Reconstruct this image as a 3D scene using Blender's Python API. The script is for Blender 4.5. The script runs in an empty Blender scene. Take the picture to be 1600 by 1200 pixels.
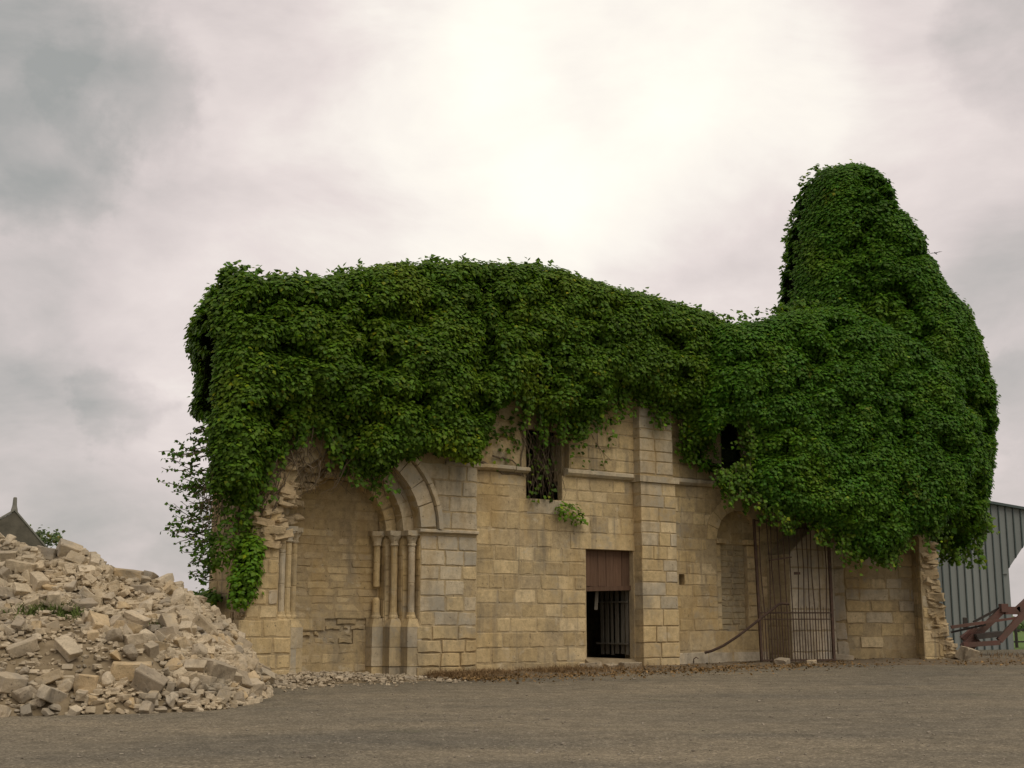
import bpy, bmesh, math, random
import numpy as np
from mathutils import Vector, Matrix, noise

random.seed(7); rng = np.random.default_rng(11)
R_ = math.radians
sc = bpy.context.scene
C = sc.collection

# ------------------------------------------------------------------ camera
F = 2000.0; HORIZON = 968.0; EYE = 1.5
PITCH = math.atan((HORIZON - 600) / F)
cam = bpy.data.cameras.new('camera'); cam.sensor_width = 36; cam.lens = 36 * F / 1600
cam.clip_start = 0.1; cam.clip_end = 6000
camo = bpy.data.objects.new('camera', cam); C.objects.link(camo)
camo.location = (0, 0, EYE); camo.rotation_euler = (math.pi / 2 + PITCH, 0, 0)
sc.camera = camo

# ------------------------------------------------------------------ light
SUN_AZ, SUN_EL = 142.0, 58.0          # azimuth clockwise from +Y (the view direction)
az, el = R_(SUN_AZ), R_(SUN_EL)
to_sun = Vector((math.sin(az) * math.cos(el), math.cos(az) * math.cos(el), math.sin(el)))
sl = bpy.data.lights.new('sun', 'SUN'); sl.energy = 1.5; sl.angle = R_(40); sl.color = (1.0, 0.93, 0.80)
so = bpy.data.objects.new('sun', sl); C.objects.link(so)
so.rotation_euler = to_sun.to_track_quat('Z', 'Y').to_euler(); so.location = (10, -20, 30)

W = bpy.data.worlds.new('World'); sc.world = W; W.use_nodes = True
nt = W.node_tree; nt.nodes.clear()
def nn(t, typ, **kw):
    n = t.nodes.new(typ)
    for k, v in kw.items(): setattr(n, k, v)
    return n
def lk(t, a, b): t.links.new(a, b)
def mth(t, op, a, b=None, c=None, clamp=False):
    n = nn(t, 'ShaderNodeMath', operation=op); n.use_clamp = clamp
    for i, v in enumerate((a, b, c)):
        if v is None: continue
        if isinstance(v, (int, float)): n.inputs[i].default_value = v
        else: lk(t, v, n.inputs[i])
    return n.outputs[0]
def ramp(t, fac, stops, interp='LINEAR'):
    n = nn(t, 'ShaderNodeValToRGB'); cr = n.color_ramp; cr.interpolation = interp
    while len(cr.elements) > 1: cr.elements.remove(cr.elements[-1])
    for i, (p, c) in enumerate(stops):
        if isinstance(c, (int, float)): c = (c, c, c)
        e = cr.elements[0] if i == 0 else cr.elements.new(p)
        e.position = p; e.color = (c[0], c[1], c[2], 1)
    lk(t, fac, n.inputs[0]); return n.outputs[0]
def noi(t, vec, scale, detail=4, rough=.55, dist=0.0, col=False):
    n = nn(t, 'ShaderNodeTexNoise'); n.inputs['Scale'].default_value = scale
    n.inputs['Detail'].default_value = detail; n.inputs['Roughness'].default_value = rough
    n.inputs['Distortion'].default_value = dist
    if vec is not None: lk(t, vec, n.inputs['Vector'])
    return n.outputs[1 if col else 0]
def mixc(t, fac, a, b, mode='MIX'):
    n = nn(t, 'ShaderNodeMix', data_type='RGBA', blend_type=mode)
    for sock, v in ((n.inputs[0], fac), (n.inputs[6], a), (n.inputs[7], b)):
        if isinstance(v, (int, float)): sock.default_value = v
        elif isinstance(v, tuple): sock.default_value = (v[0], v[1], v[2], 1)
        else: lk(t, v, sock)
    return n.outputs[2]
def mapping(t, vec, scale=(1, 1, 1), loc=(0, 0, 0)):
    n = nn(t, 'ShaderNodeMapping'); n.inputs['Scale'].default_value = scale; n.inputs['Location'].default_value = loc
    lk(t, vec, n.inputs['Vector']); return n.outputs[0]

def pxdir(u, v):
    x = (u - 800) / F; y = (600 - v) / F
    return Vector((x, math.cos(PITCH) - math.sin(PITCH) * y, math.sin(PITCH) + math.cos(PITCH) * y)).normalized()
def make_world():
    t = nt
    sky = nn(t, 'ShaderNodeTexSky', sky_type='NISHITA'); sky.sun_disc = False
    sky.sun_elevation = el; sky.sun_rotation = az; sky.dust_density = 3.0
    b1 = nn(t, 'ShaderNodeBackground'); b1.inputs[1].default_value = 0.1; lk(t, sky.outputs[0], b1.inputs[0])
    tc = nn(t, 'ShaderNodeTexCoord'); d = tc.outputs['Generated']
    sep = nn(t, 'ShaderNodeSeparateXYZ'); lk(t, d, sep.inputs[0])
    zz = mth(t, 'ADD', mth(t, 'MAXIMUM', sep.outputs[2], 0.0), 0.22)
    cb = nn(t, 'ShaderNodeCombineXYZ')
    lk(t, mth(t, 'DIVIDE', sep.outputs[0], zz), cb.inputs[0]); lk(t, mth(t, 'DIVIDE', sep.outputs[1], zz), cb.inputs[1])
    v = mapping(t, cb.outputs[0], (1.0, 0.8, 1), (3.1, 0.45, 0))
    big = noi(t, v, 1.15, 5, .5, .5)
    fine = noi(t, mapping(t, d, (1.0, 1.0, 2.0), (7.3, 2.2, 0)), 4.5, 8, .58, .3)
    val = mth(t, 'ADD', mth(t, 'MULTIPLY', big, .34), mth(t, 'MULTIPLY', fine, .52))     # about .47
    def lobe(u, vv, lo, hi, amp, src):
        c = pxdir(u, vv)
        n = nn(t, 'ShaderNodeVectorMath', operation='DOT_PRODUCT'); lk(t, src, n.inputs[0]); n.inputs[1].default_value = c
        m = nn(t, 'ShaderNodeMapRange', interpolation_type='SMOOTHERSTEP'); lk(t, n.outputs['Value'], m.inputs[0])
        m.inputs[1].default_value = math.cos(R_(hi)); m.inputs[2].default_value = math.cos(R_(lo))
        m.inputs[3].default_value = 0; m.inputs[4].default_value = amp
        return m.outputs[0]
    # direction warped by noise so the thin bright part of the cloud has a torn edge
    w = nn(t, 'ShaderNodeVectorMath', operation='MULTIPLY_ADD')
    lk(t, noi(t, d, 3.2, 5, .55, 0, True), w.inputs[0]); w.inputs[1].default_value = (.30, .12, .26)
    off = nn(t, 'ShaderNodeVectorMath', operation='SUBTRACT'); lk(t, d, off.inputs[0]); off.inputs[1].default_value = (.15, .06, .13)
    lk(t, off.outputs[0], w.inputs[2])
    wn = nn(t, 'ShaderNodeVectorMath', operation='NORMALIZE'); lk(t, w.outputs[0], wn.inputs[0]); ws = wn.outputs[0]
    for a in ((980, 110, 0, 10.5, .14, ws), (740, 235, 0, 8.5, .11, ws), (1280, 60, 0, 9, .06, ws), (900, 330, 0, 26, .16, ws)):
        val = mth(t, 'ADD', val, lobe(*a))
    # the torn dark cloud at the upper left and the small puffs low on the left
    w2 = nn(t, 'ShaderNodeVectorMath', operation='MULTIPLY_ADD'); lk(t, noi(t, d, 9, 6, .6, 0, True), w2.inputs[0]); w2.inputs[1].default_value = (.16, .06, .10)
    o2_ = nn(t, 'ShaderNodeVectorMath', operation='SUBTRACT'); lk(t, d, o2_.inputs[0]); o2_.inputs[1].default_value = (.08, .03, .05); lk(t, o2_.outputs[0], w2.inputs[2])
    n2_ = nn(t, 'ShaderNodeVectorMath', operation='NORMALIZE'); lk(t, w2.outputs[0], n2_.inputs[0]); w2s = n2_.outputs[0]
    for a in ((190, 150, 0, 4.0, -.12, w2s), (60, 250, 0, 4.2, -.14, w2s), (165, 655, 0, 1.9, -.09, w2s), (295, 635, 0, 1.3, -.08, w2s), (1590, 60, 0, 3.6, -.10, w2s), (1600, 640, 0, 3.2, -.10, w2s), (0, 20, 0, 5, -.10, w2s)):
        val = mth(t, 'ADD', val, lobe(*a))
    col = ramp(t, val, [(.26, (.34, .345, .33)), (.40, (.52, .48, .46)), (.48, (.645, .575, .555)), (.58, (.775, .69, .66)),
                        (.70, (.93, .87, .80)), (.86, (1.06, 1.02, .90))])
    b2 = nn(t, 'ShaderNodeBackground'); lk(t, col, b2.inputs[0]); b2.inputs[1].default_value = 1.0
    mx = nn(t, 'ShaderNodeMixShader'); mx.inputs[0].default_value = .94
    lk(t, b1.outputs[0], mx.inputs[1]); lk(t, b2.outputs[0], mx.inputs[2])
    out = nn(t, 'ShaderNodeOutputWorld'); lk(t, mx.outputs[0], out.inputs[0])
make_world()
vs = sc.view_settings; vs.view_transform = 'Standard'; vs.look = 'None'; vs.gamma = 1; vs.exposure = 0.12
vs.use_curve_mapping = False
sc.render.engine = 'CYCLES'

# ------------------------------------------------------------------ frames
def ray(u, v):
    x = (u - 800) / F; y = (600 - v) / F
    return (x, math.cos(PITCH) - math.sin(PITCH) * y, math.sin(PITCH) + math.cos(PITCH) * y)
def at(u, v, Y):
    r = ray(u, v); t = Y / r[1]
    return Vector((r[0] * t, Y, EYE + r[2] * t))
class Frame:
    """a vertical plane: s along it, z up, o out of it"""
    def __init__(f, ox, oy, deg):
        th = R_(deg); f.o = (ox, oy); f.d = (math.cos(th), math.sin(th)); f.n = (math.sin(th), -math.cos(th)); f.deg = deg
    def px(f, u, v, o=0.0):
        r = ray(u, v); t = (o + f.o[0] * f.n[0] + f.o[1] * f.n[1]) / (r[0] * f.n[0] + r[1] * f.n[1])
        return ((r[0] * t - f.o[0]) * f.d[0] + (r[1] * t - f.o[1]) * f.d[1], EYE + r[2] * t)
    def w(f, s, z, o=0.0):
        return Vector((f.o[0] + f.d[0] * s + f.n[0] * o, f.o[1] + f.d[1] * s + f.n[1] * o, z))
    def S(f, u, v, o=0.0): return f.px(u, v, o)[0]
    def Z(f, u, v, o=0.0): return f.px(u, v, o)[1]
A = Frame(2.037, 27.8, 35.0)                       # nave wall
B = Frame(at(1380, 1030, 31.6).x, 31.6, 3.0)       # wall right of the gate
LEFT_S = -8.22
p0 = A.w(LEFT_S, 0, 0); CF = Frame(p0.x, p0.y, -55.0)   # left end of the nave, faces left

def gz(x, y):
    if y < 40: return .0167 * y
    if y < 80: return .668 - .004 * (y - 40)
    return .508 - .0085 * (y - 80)

# ------------------------------------------------------------------ mesh helpers
class MB:
    def __init__(s): s.v = []; s.f = []
    def add(s, vs_, fs):
        b = len(s.v); s.v += [tuple(p) for p in vs_]; s.f += [tuple(b + i for i in f) for f in fs]
    def hexa(s, p):           # 8 points: bottom ring 0-3, top ring 4-7
        s.add(p, [(0, 3, 2, 1), (4, 5, 6, 7), (0, 1, 5, 4), (1, 2, 6, 5), (2, 3, 7, 6), (3, 0, 4, 7)])
    def fbox(s, fr, s0, s1, z0, z1, o0, o1):
        s.hexa([fr.w(s0, z0, o1), fr.w(s1, z0, o1), fr.w(s1, z0, o0), fr.w(s0, z0, o0),
                fr.w(s0, z1, o1), fr.w(s1, z1, o1), fr.w(s1, z1, o0), fr.w(s0, z1, o0)])
    def box(s, c, d):
        x, y, z = c; a, b, e = d[0] / 2, d[1] / 2, d[2] / 2
        s.hexa([(x - a, y - b, z - e), (x + a, y - b, z - e), (x + a, y + b, z - e), (x - a, y + b, z - e),
                (x - a, y - b, z + e), (x + a, y - b, z + e), (x + a, y + b, z + e), (x - a, y + b, z + e)])
    def bar(s, a, b, w, h=None, up=Vector((0, 0, 1))):
        a, b = Vector(a), Vector(b); h = h or w; d = (b - a).normalized()
        if abs(d.dot(up)) > .98: up = Vector((0, 1, 0))
        x = d.cross(up).normalized() * w / 2; y = x.cross(d).normalized() * h / 2
        s.hexa([a - x - y, a + x - y, a + x + y, a - x + y, b - x - y, b + x - y, b + x + y, b - x + y])
    def tube(s, pts, r, n=6, r1=None, cap=True):
        pts = [Vector(p) for p in pts]; m = len(pts); base = len(s.v)
        for i, p in enumerate(pts):
            d = (pts[min(i + 1, m - 1)] - pts[max(i - 1, 0)])
            d = d.normalized() if d.length > 1e-6 else Vector((0, 0, 1))
            u = d.cross(Vector((.31, .77, .56)))
            if u.length < .05: u = d.cross(Vector((1, 0, 0)))
            u.normalize(); w = d.cross(u)
            rr = r + ((r1 if r1 is not None else r) - r) * i / max(m - 1, 1)
            for k in range(n):
                a = 2 * math.pi * k / n; s.v.append(tuple(p + (u * math.cos(a) + w * math.sin(a)) * rr))
        for i in range(m - 1):
            for k in range(n):
                k2 = (k + 1) % n
                s.f.append((base + i * n + k, base + i * n + k2, base + (i + 1) * n + k2, base + (i + 1) * n + k))
        if cap:
            s.f.append(tuple(base + k for k in range(n))[::-1]); s.f.append(tuple(base + (m - 1) * n + k for k in range(n)))
    def lathe(s, c, prof, n=12, jit=0.):
        base = len(s.v)
        for r_, z in prof:
            for k in range(n):
                r = r_ * (1 + random.uniform(-jit, jit))
                a = 2 * math.pi * (k + .5) / n; s.v.append((c[0] + r * math.cos(a), c[1] + r * math.sin(a), z))
        for i in range(len(prof) - 1):
            for k in range(n):
                k2 = (k + 1) % n
                s.f.append((base + i * n + k, base + i * n + k2, base + (i + 1) * n + k2, base + (i + 1) * n + k))
        s.f.append(tuple(base + k for k in range(n))[::-1]); s.f.append(tuple(base + (len(prof) - 1) * n + k for k in range(n)))
    def prism(s, fr, poly, o0, o1):      # concave (s,z) polygon, counter-clockwise, extruded o0..o1
        n = len(poly)
        from mathutils.geometry import tessellate_polygon
        tri = tessellate_polygon([[Vector((p[0], p[1], 0)) for p in poly]])
        b = len(s.v)
        s.v += [tuple(fr.w(p[0], p[1], o1)) for p in poly] + [tuple(fr.w(p[0], p[1], o0)) for p in poly]
        for t in tri:
            a, c, e = [poly[i] for i in t]
            if (c[0] - a[0]) * (e[1] - a[1]) - (c[1] - a[1]) * (e[0] - a[0]) < 0: t = t[::-1]
            s.f.append(tuple(b + i for i in t)); s.f.append(tuple(b + n + i for i in t[::-1]))
        for i in range(n):
            j = (i + 1) % n; s.f.append((b + i, b + n + i, b + n + j, b + j))
    def build(s, name, mat, parent=None, smooth=False, center=False, recalc=False):
        base = wpos(parent); v = [Vector(p) - base for p in s.v]; loc = Vector((0, 0, 0))
        if center:
            lo = Vector([min(p[i] for p in v) for i in range(3)]); hi = Vector([max(p[i] for p in v) for i in range(3)])
            loc = (lo + hi) / 2; v = [p - loc for p in v]
        me = bpy.data.meshes.new(name); me.from_pydata([tuple(p) for p in v], [], s.f); me.update()
        if recalc:
            bm = bmesh.new(); bm.from_mesh(me); bmesh.ops.recalc_face_normals(bm, faces=bm.faces); bm.to_mesh(me); bm.free()
        if smooth: me.polygons.foreach_set('use_smooth', [True] * len(me.polygons))
        me.materials.append(mat)
        o = bpy.data.objects.new(name, me); o.location = loc; C.objects.link(o)
        if parent: o.parent = parent
        return o
def wpos(o):
    v = Vector((0, 0, 0))
    while o is not None: v = v + o.location; o = o.parent
    return v
def tag(o, label=None, cat=None, group=None, kind=None):
    if label: o['label'] = label
    if cat: o['category'] = cat
    if group: o['group'] = group
    if kind: o['kind'] = kind
    return o
def thing(name, label, cat, loc, group=None):
    o = bpy.data.objects.new(name, None); o.location = loc; o.empty_display_size = .2; C.objects.link(o)
    return tag(o, label, cat, group)

# ------------------------------------------------------------------ materials
def mat(name):
    m = bpy.data.materials.new(name); m.use_nodes = True; t = m.node_tree
    return m, t, t.nodes['Principled BSDF']
def setp(p, **kw):
    for k, v in kw.items():
        p.inputs[k].default_value = v
def pos(t): return nn(t, 'ShaderNodeNewGeometry').outputs['Position']
def bump(t, p, h, strength=.4, dist=.02):
    b = nn(t, 'ShaderNodeBump'); b.inputs['Strength'].default_value = strength; b.inputs['Distance'].default_value = dist
    lk(t, h, b.inputs['Height']); lk(t, b.outputs[0], p.inputs['Normal'])
def stone_mat(name, cols, lichen=(.60, .72), lcol=(.24, .225, .19), lamt=.75, bs=.5, stain=.5, val=1.0):
    m, t, p = mat(name); P = pos(t)
    oi = nn(t, 'ShaderNodeObjectInfo').outputs['Random']
    c = ramp(t, oi, [(i / (len(cols) - 1), k) for i, k in enumerate(cols)])
    n1 = noi(t, P, 1.25, 8, .66); n2 = noi(t, P, 9, 5, .65); n3 = noi(t, P, 46, 4, .7); n4 = noi(t, mapping(t, P, (1, 1, .33), (5, 3, 9)), 1.3, 5, .6)
    c = mixc(t, 1.0, c, ramp(t, n2, [(.25, .68), (.5, 1.0), (.75, 1.22)]), 'MULTIPLY')
    c = mixc(t, 1.0, c, ramp(t, n3, [(.3, .80), (.5, 1.0), (.7, 1.12)]), 'MULTIPLY')
    # warm iron staining of the limestone
    c = mixc(t, mth(t, 'MULTIPLY', ramp(t, n4, [(.50, 0.), (.68, 1.)]), stain), c, (.36, .235, .085))
    # grey lichen / old render: patches plus speckle
    lm = mth(t, 'ADD', n1, mth(t, 'MULTIPLY', mth(t, 'SUBTRACT', n3, .5), .35))
    lm = mth(t, 'ADD', lm, mth(t, 'MULTIPLY', mth(t, 'SUBTRACT', n2, .5), .35))
    c = mixc(t, mth(t, 'MULTIPLY', ramp(t, lm, [(lichen[0], 0.), (lichen[1], 1.)]), lamt), c, lcol)
    gr = noi(t, mapping(t, P, (1, 1, .55), (1.7, 4.4, 2.2)), .85, 7, .68)
    c = mixc(t, mth(t, 'MULTIPLY', ramp(t, gr, [(.52, 0.), (.66, 1.)]), .5), c, (.19, .165, .12))
    # rain streaks running down from ledges, broken up into patches
    sk = mth(t, 'MULTIPLY', ramp(t, noi(t, mapping(t, P, (5.5, 5.5, .35), (3, 1, 2)), 1.0, 5, .6), [(.50, 0.), (.66, 1.)]), ramp(t, noi(t, mapping(t, P, (1, 1, 1), (9, 5, 7)), .7, 4, .6), [(.45, 0.), (.60, 1.)]))
    c = mixc(t, mth(t, 'MULTIPLY', sk, .55), c, (.15, .13, .10))
    # pale patches of old mortar smeared over the joints
    c = mixc(t, ramp(t, noi(t, mapping(t, P, (1, 1, 1.4), (13, 2, 4)), 2.6, 6, .7), [(.60, 0.), (.68, .5)]), c, (.55, .47, .33))
    # small black pits and growth
    pit = ramp(t, noi(t, mapping(t, P, (1, 1, 1), (2, 8, 1)), 17, 3, .6), [(.66, 0.), (.72, .75)])
    c = mixc(t, pit, c, (.085, .072, .052))
    if val != 1: c = mixc(t, 1.0, c, (val, val, val), 'MULTIPLY')
    lk(t, c, p.inputs['Base Color']); setp(p, Roughness=.93); p.inputs['Specular IOR Level'].default_value = .2
    h = mth(t, 'ADD', mth(t, 'MULTIPLY', n2, .6), mth(t, 'ADD', mth(t, 'MULTIPLY', n3, .35), mth(t, 'MULTIPLY', pit, -.35)))
    bump(t, p, h, bs, .03); return m
TAN = [(.49, .375, .20), (.56, .435, .24), (.52, .395, .21), (.63, .50, .295), (.42, .32, .175), (.55, .415, .215), (.50, .385, .205)]
M = {}
M['ashlar'] = stone_mat('limestone_ashlar', TAN, (.56, .70), lamt=.62)
M['ashlar_grey'] = stone_mat('lichened_limestone', [(.48, .395, .26), (.55, .46, .31), (.43, .36, .245), (.53, .44, .30)], (.50, .64), (.33, .305, .245), .7)
M['infill'] = stone_mat('brown_infill_stone', [(.40, .30, .155), (.47, .36, .195), (.43, .325, .17), (.39, .295, .16), (.50, .39, .23)], (.58, .72), lamt=.45, stain=.5)
M['greyinfill'] = stone_mat('grey_rubble_infill', [(.34, .27, .155), (.38, .31, .185), (.33, .265, .16)], (.56, .7), lamt=.5, stain=.3)
M['mortar'] = stone_mat('lime_mortar', [(.42, .325, .185), (.45, .35, .20)], (.56, .70), lamt=.6, bs=.9)
M['white_stone'] = stone_mat('pale_mottled_stone', [(.50, .42, .30), (.55, .47, .34), (.47, .40, .29)], (.52, .66), (.30, .285, .25), .6)
M['rubble'] = stone_mat('rubble_limestone', [(.42, .345, .24), (.49, .405, .285), (.55, .46, .325), (.44, .355, .235), (.52, .435, .31), (.36, .295, .21), (.30, .25, .18), (.50, .39, .24), (.47, .345, .19), (.55, .45, .31), (.48, .385, .25)], (.50, .66), (.23, .21, .175), .65, .8, .15)
M['rubblecore'] = stone_mat('broken_rubble_core', [(.42, .325, .195), (.48, .375, .225), (.46, .345, .20), (.38, .295, .175)], (.60, .75), lamt=.5, bs=.9, stain=.4)

def make_gravel():
    m, t, p = mat('gravel_yard'); P = pos(t)
    n0 = noi(t, mapping(t, P, (.35, 1.1, 1)), .55, 5, .6); n1 = noi(t, P, 3.2, 6, .65); n2 = noi(t, P, 34, 4, .7)
    vo = nn(t, 'ShaderNodeTexVoronoi'); vo.inputs['Scale'].default_value = 46; lk(t, P, vo.inputs['Vector'])
    vo2 = nn(t, 'ShaderNodeTexVoronoi'); vo2.inputs['Scale'].default_value = 15; lk(t, P, vo2.inputs['Vector'])
    c = ramp(t, n0, [(.32, (.138, .122, .092)), (.48, (.178, .152, .108)), (.66, (.228, .190, .130))])
    c = mixc(t, 1.0, c, ramp(t, n1, [(.28, .74), (.5, 1.0), (.72, 1.22)]), 'MULTIPLY')
    hsv = nn(t, 'ShaderNodeSeparateColor'); lk(t, vo.outputs['Color'], hsv.inputs[0])
    c = mixc(t, 1.0, c, ramp(t, hsv.outputs[0], [(0, .74), (.5, 1.0), (.88, 1.3), (1, 1.8)]), 'MULTIPLY')
    h2 = nn(t, 'ShaderNodeSeparateColor'); lk(t, vo2.outputs['Color'], h2.inputs[0])
    c = mixc(t, mth(t, 'MULTIPLY', mth(t, 'GREATER_THAN', h2.outputs[1], .975), mth(t, 'LESS_THAN', vo2.outputs['Distance'], .33)), c, (.28, .245, .185))
    c = mixc(t, 1.0, c, ramp(t, n2, [(.3, .75), (.7, 1.2)]), 'MULTIPLY')
    c = mixc(t, ramp(t, noi(t, mapping(t, P, (1, 1, 1), (4, 1, 0)), .9, 6, .7), [(.63, 0.), (.74, .45)]), c, (.075, .095, .035))
    lk(t, c, p.inputs['Base Color']); setp(p, Roughness=.95); p.inputs['Specular IOR Level'].default_value = .15
    h = mth(t, 'ADD', mth(t, 'MULTIPLY', vo.outputs['Distance'], -.8), n2); bump(t, p, h, .8, .02); return m
M['gravel'] = make_gravel()
def simple(name, c1, c2, scale=6, rough=.85, stretch=(1, 1, 1), bs=.3, metal=0., spec=.3, detail=5, obj=.12):
    m, t, p = mat(name); P = mapping(t, pos(t), stretch)
    n = noi(t, P, scale, detail, .62)
    c = mixc(t, ramp(t, n, [(.3, 0.), (.7, 1.)]), c1, c2)
    if obj:
        oi = nn(t, 'ShaderNodeObjectInfo').outputs['Random']
        c = mixc(t, 1.0, c, ramp(t, oi, [(0, 1 - obj), (1, 1 + obj)]), 'MULTIPLY')
    lk(t, c, p.inputs['Base Color']); setp(p, Roughness=rough, Metallic=metal); p.inputs['Specular IOR Level'].default_value = spec
    bump(t, p, noi(t, P, scale * 4, 4, .65), bs, .01); return m
M['dirt'] = simple('rubble_dirt', (.155, .118, .07), (.27, .212, .135), 5, .97, bs=1.0, spec=.1)
M['grass'] = simple('field_grass', (.075, .13, .03), (.12, .17, .045), .35, .95, spec=.1)
M['bark'] = simple('vine_bark', (.105, .078, .05), (.19, .15, .10), 14, .95, bs=.6, spec=.1)
M['shade_thatch'] = simple('dead_leaf_and_shade', (.016, .026, .007), (.034, .040, .014), 7, .97, bs=.8, spec=.05)  # dead-leaf ivy core, colour darkened to include the shade between leaves
M['redwood'] = simple('faded_red_boards', (.085, .046, .026), (.13, .075, .045), 5, .85, (6, 6, .5), .3, obj=.2)
M['greywood'] = simple('weathered_grey_wood', (.10, .088, .066), (.19, .17, .13), 6, .9, (6, 6, .6), .4, obj=.2)
M['iron'] = simple('rusty_iron', (.045, .029, .021), (.095, .056, .036), 11, .8, bs=.4)
M['redpaint'] = simple('faded_red_paint', (.17, .075, .06), (.12, .08, .06), 3, .6, bs=.2)
M['darksteel'] = simple('dark_steel', (.035, .03, .027), (.07, .058, .047), 5, .6)
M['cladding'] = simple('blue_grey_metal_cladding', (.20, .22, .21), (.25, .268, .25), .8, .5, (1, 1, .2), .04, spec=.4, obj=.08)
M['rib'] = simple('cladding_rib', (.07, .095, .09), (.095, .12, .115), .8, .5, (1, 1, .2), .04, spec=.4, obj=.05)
M['slate'] = simple('old_stone_gable', (.075, .066, .052), (.14, .122, .095), 2.4, .9, bs=.8)
M['coping'] = simple('pale_coping', (.17, .16, .135), (.25, .235, .20), 3, .9)
M['drystalk'] = simple('dry_weeds', (.17, .105, .05), (.30, .20, .10), 3, .95, spec=.1)
M['feather'] = simple('dark_feathers', (.03, .028, .026), (.05, .046, .042), 8)
def leaf_mat(name, c, trans=.25, rough=.5, spec=.35):
    m, t, p = mat(name)
    at_ = nn(t, 'ShaderNodeAttribute', attribute_name='tint')
    k = mixc(t, 1.0, (c[0], c[1], c[2]), at_.outputs['Color'], 'MULTIPLY')
    lk(t, k, p.inputs['Base Color']); setp(p, Roughness=rough); p.inputs['Specular IOR Level'].default_value = spec
    tr = nn(t, 'ShaderNodeBsdfTranslucent'); lk(t, mixc(t, 1.0, k, (1.15, 1.25, .5), 'MULTIPLY'), tr.inputs[0])
    mx = nn(t, 'ShaderNodeMixShader'); mx.inputs[0].default_value = trans
    lk(t, p.outputs[0], mx.inputs[1]); lk(t, tr.outputs[0], mx.inputs[2])
    lk(t, mx.outputs[0], t.nodes['Material Output'].inputs[0]); return m
M['ivy'] = leaf_mat('ivy_leaf', (.074, .158, .011), .32, .52, .18)
M['treeleaf'] = leaf_mat('tree_leaf', (.075, .12, .035))
M['litter'] = leaf_mat('fallen_leaf', (.20, .125, .055), .1, .9, .1)

# ------------------------------------------------------------------ ground and sky setting
def make_ground():
    xs = [-3000, -900, -300, -120, -60, -30, -15, 0, 15, 30, 60, 120, 300, 900, 3000]
    ys = [-400, -60, -10, 5, 20, 30, 40, 55, 80, 120, 200, 400, 900, 2500, 5000]
    mb = MB(); nx = len(xs)
    for y in ys:
        for x in xs: mb.v.append((x, y, (gz(x, max(y, -20)) if y < 400 else gz(x, 400) - .002 * (y - 400)) - .05))
    for j in range(len(ys) - 1):
        for i in range(nx - 1): mb.f.append((j * nx + i, j * nx + i + 1, (j + 1) * nx + i + 1, (j + 1) * nx + i))
    tag(mb.build('ground', M['grass']), kind='structure')
    # gravel yard: finer sheet with slight unevenness
    mb = MB(); NX, NY = 120, 110; X0, X1, Y0, Y1 = -26, 30, -6, 38.5
    for j in range(NY + 1):
        for i in range(NX + 1):
            x = X0 + (X1 - X0) * i / NX; y = Y0 + (Y1 - Y0) * j / NY
            e = .018 * noise.noise((x * .35, y * .5, 0)) + .008 * noise.noise((x * 1.3, y * 1.9, 4))
            if i in (0, NX) or j in (0, NY): e = -.10
            mb.v.append((x, y, gz(x, y) + e))
    for j in range(NY):
        for i in range(NX): mb.f.append((j * (NX + 1) + i, j * (NX + 1) + i + 1, (j + 1) * (NX + 1) + i + 1, (j + 1) * (NX + 1) + i))
    tag(mb.build('gravel_yard', M['gravel'], smooth=True), kind='structure')
make_ground()

# ------------------------------------------------------------------ masonry
def clip(poly, a, b, c):          # keep a*s+b*z >= c
    out = []
    for i in range(len(poly)):
        p, q = poly[i], poly[(i + 1) % len(poly)]
        dp, dq = a * p[0] + b * p[1] - c, a * q[0] + b * q[1] - c
        if dp >= 0: out.append(p)
        if dp * dq < 0:
            t = dp / (dp - dq); out.append((p[0] + (q[0] - p[0]) * t, p[1] + (q[1] - p[1]) * t))
    return out
def block(fr, poly, o, pro, mt, parent, name='stone', wear=.012, depth=.05, tilt=0.0):
    """one dressed stone: worn outline, chamfered arris, proud of the mortar"""
    n = len(poly); cx = sum(p[0] for p in poly) / n; cz = sum(p[1] for p in poly) / n
    ring = []
    for i in range(n):
        p, q = poly[i], poly[(i + 1) % n]; L = math.hypot(q[0] - p[0], q[1] - p[1])
        if L < .02: continue
        k = 3 if L > .28 else (2 if L > .12 else 1)
        for j in range(k):
            f = j / k; f2 = f if j else 0
            x, z = p[0] + (q[0] - p[0]) * f2, p[1] + (q[1] - p[1]) * f2
            w = wear * (1.6 if j == 0 else 1.0); d = random.random() * w; l = math.hypot(cx - x, cz - z) or 1
            ring.append((x + (cx - x) / l * d, z + (cz - z) / l * d))
    if len(ring) < 3: return None
    mb = MB(); m = len(ring); tx, tz = random.uniform(-tilt, tilt), random.uniform(-tilt, tilt)
    ch = random.uniform(.006, .014)
    back = [fr.w(x, z, o - depth) for x, z in ring]; edge = [fr.w(x, z, o + max(pro - ch, -.02)) for x, z in ring]
    fro = []
    for x, z in ring:
        l = math.hypot(cx - x, cz - z) or 1; k = min(ch * 1.3 / l, .3)
        fro.append(fr.w(x + (cx - x) * k, z + (cz - z) * k, o + pro + tx * (x - cx) + tz * (z - cz)))
    mb.v = [tuple(p) for p in back + edge + fro]
    for i in range(m):
        j = (i + 1) % m
        mb.f += [(i, j, m + j, m + i), (m + i, m + j, 2 * m + j, 2 * m + i)]
    mb.f.append(tuple(2 * m + i for i in range(m)))
    return mb.build(name, mt, parent, center=True)
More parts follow.
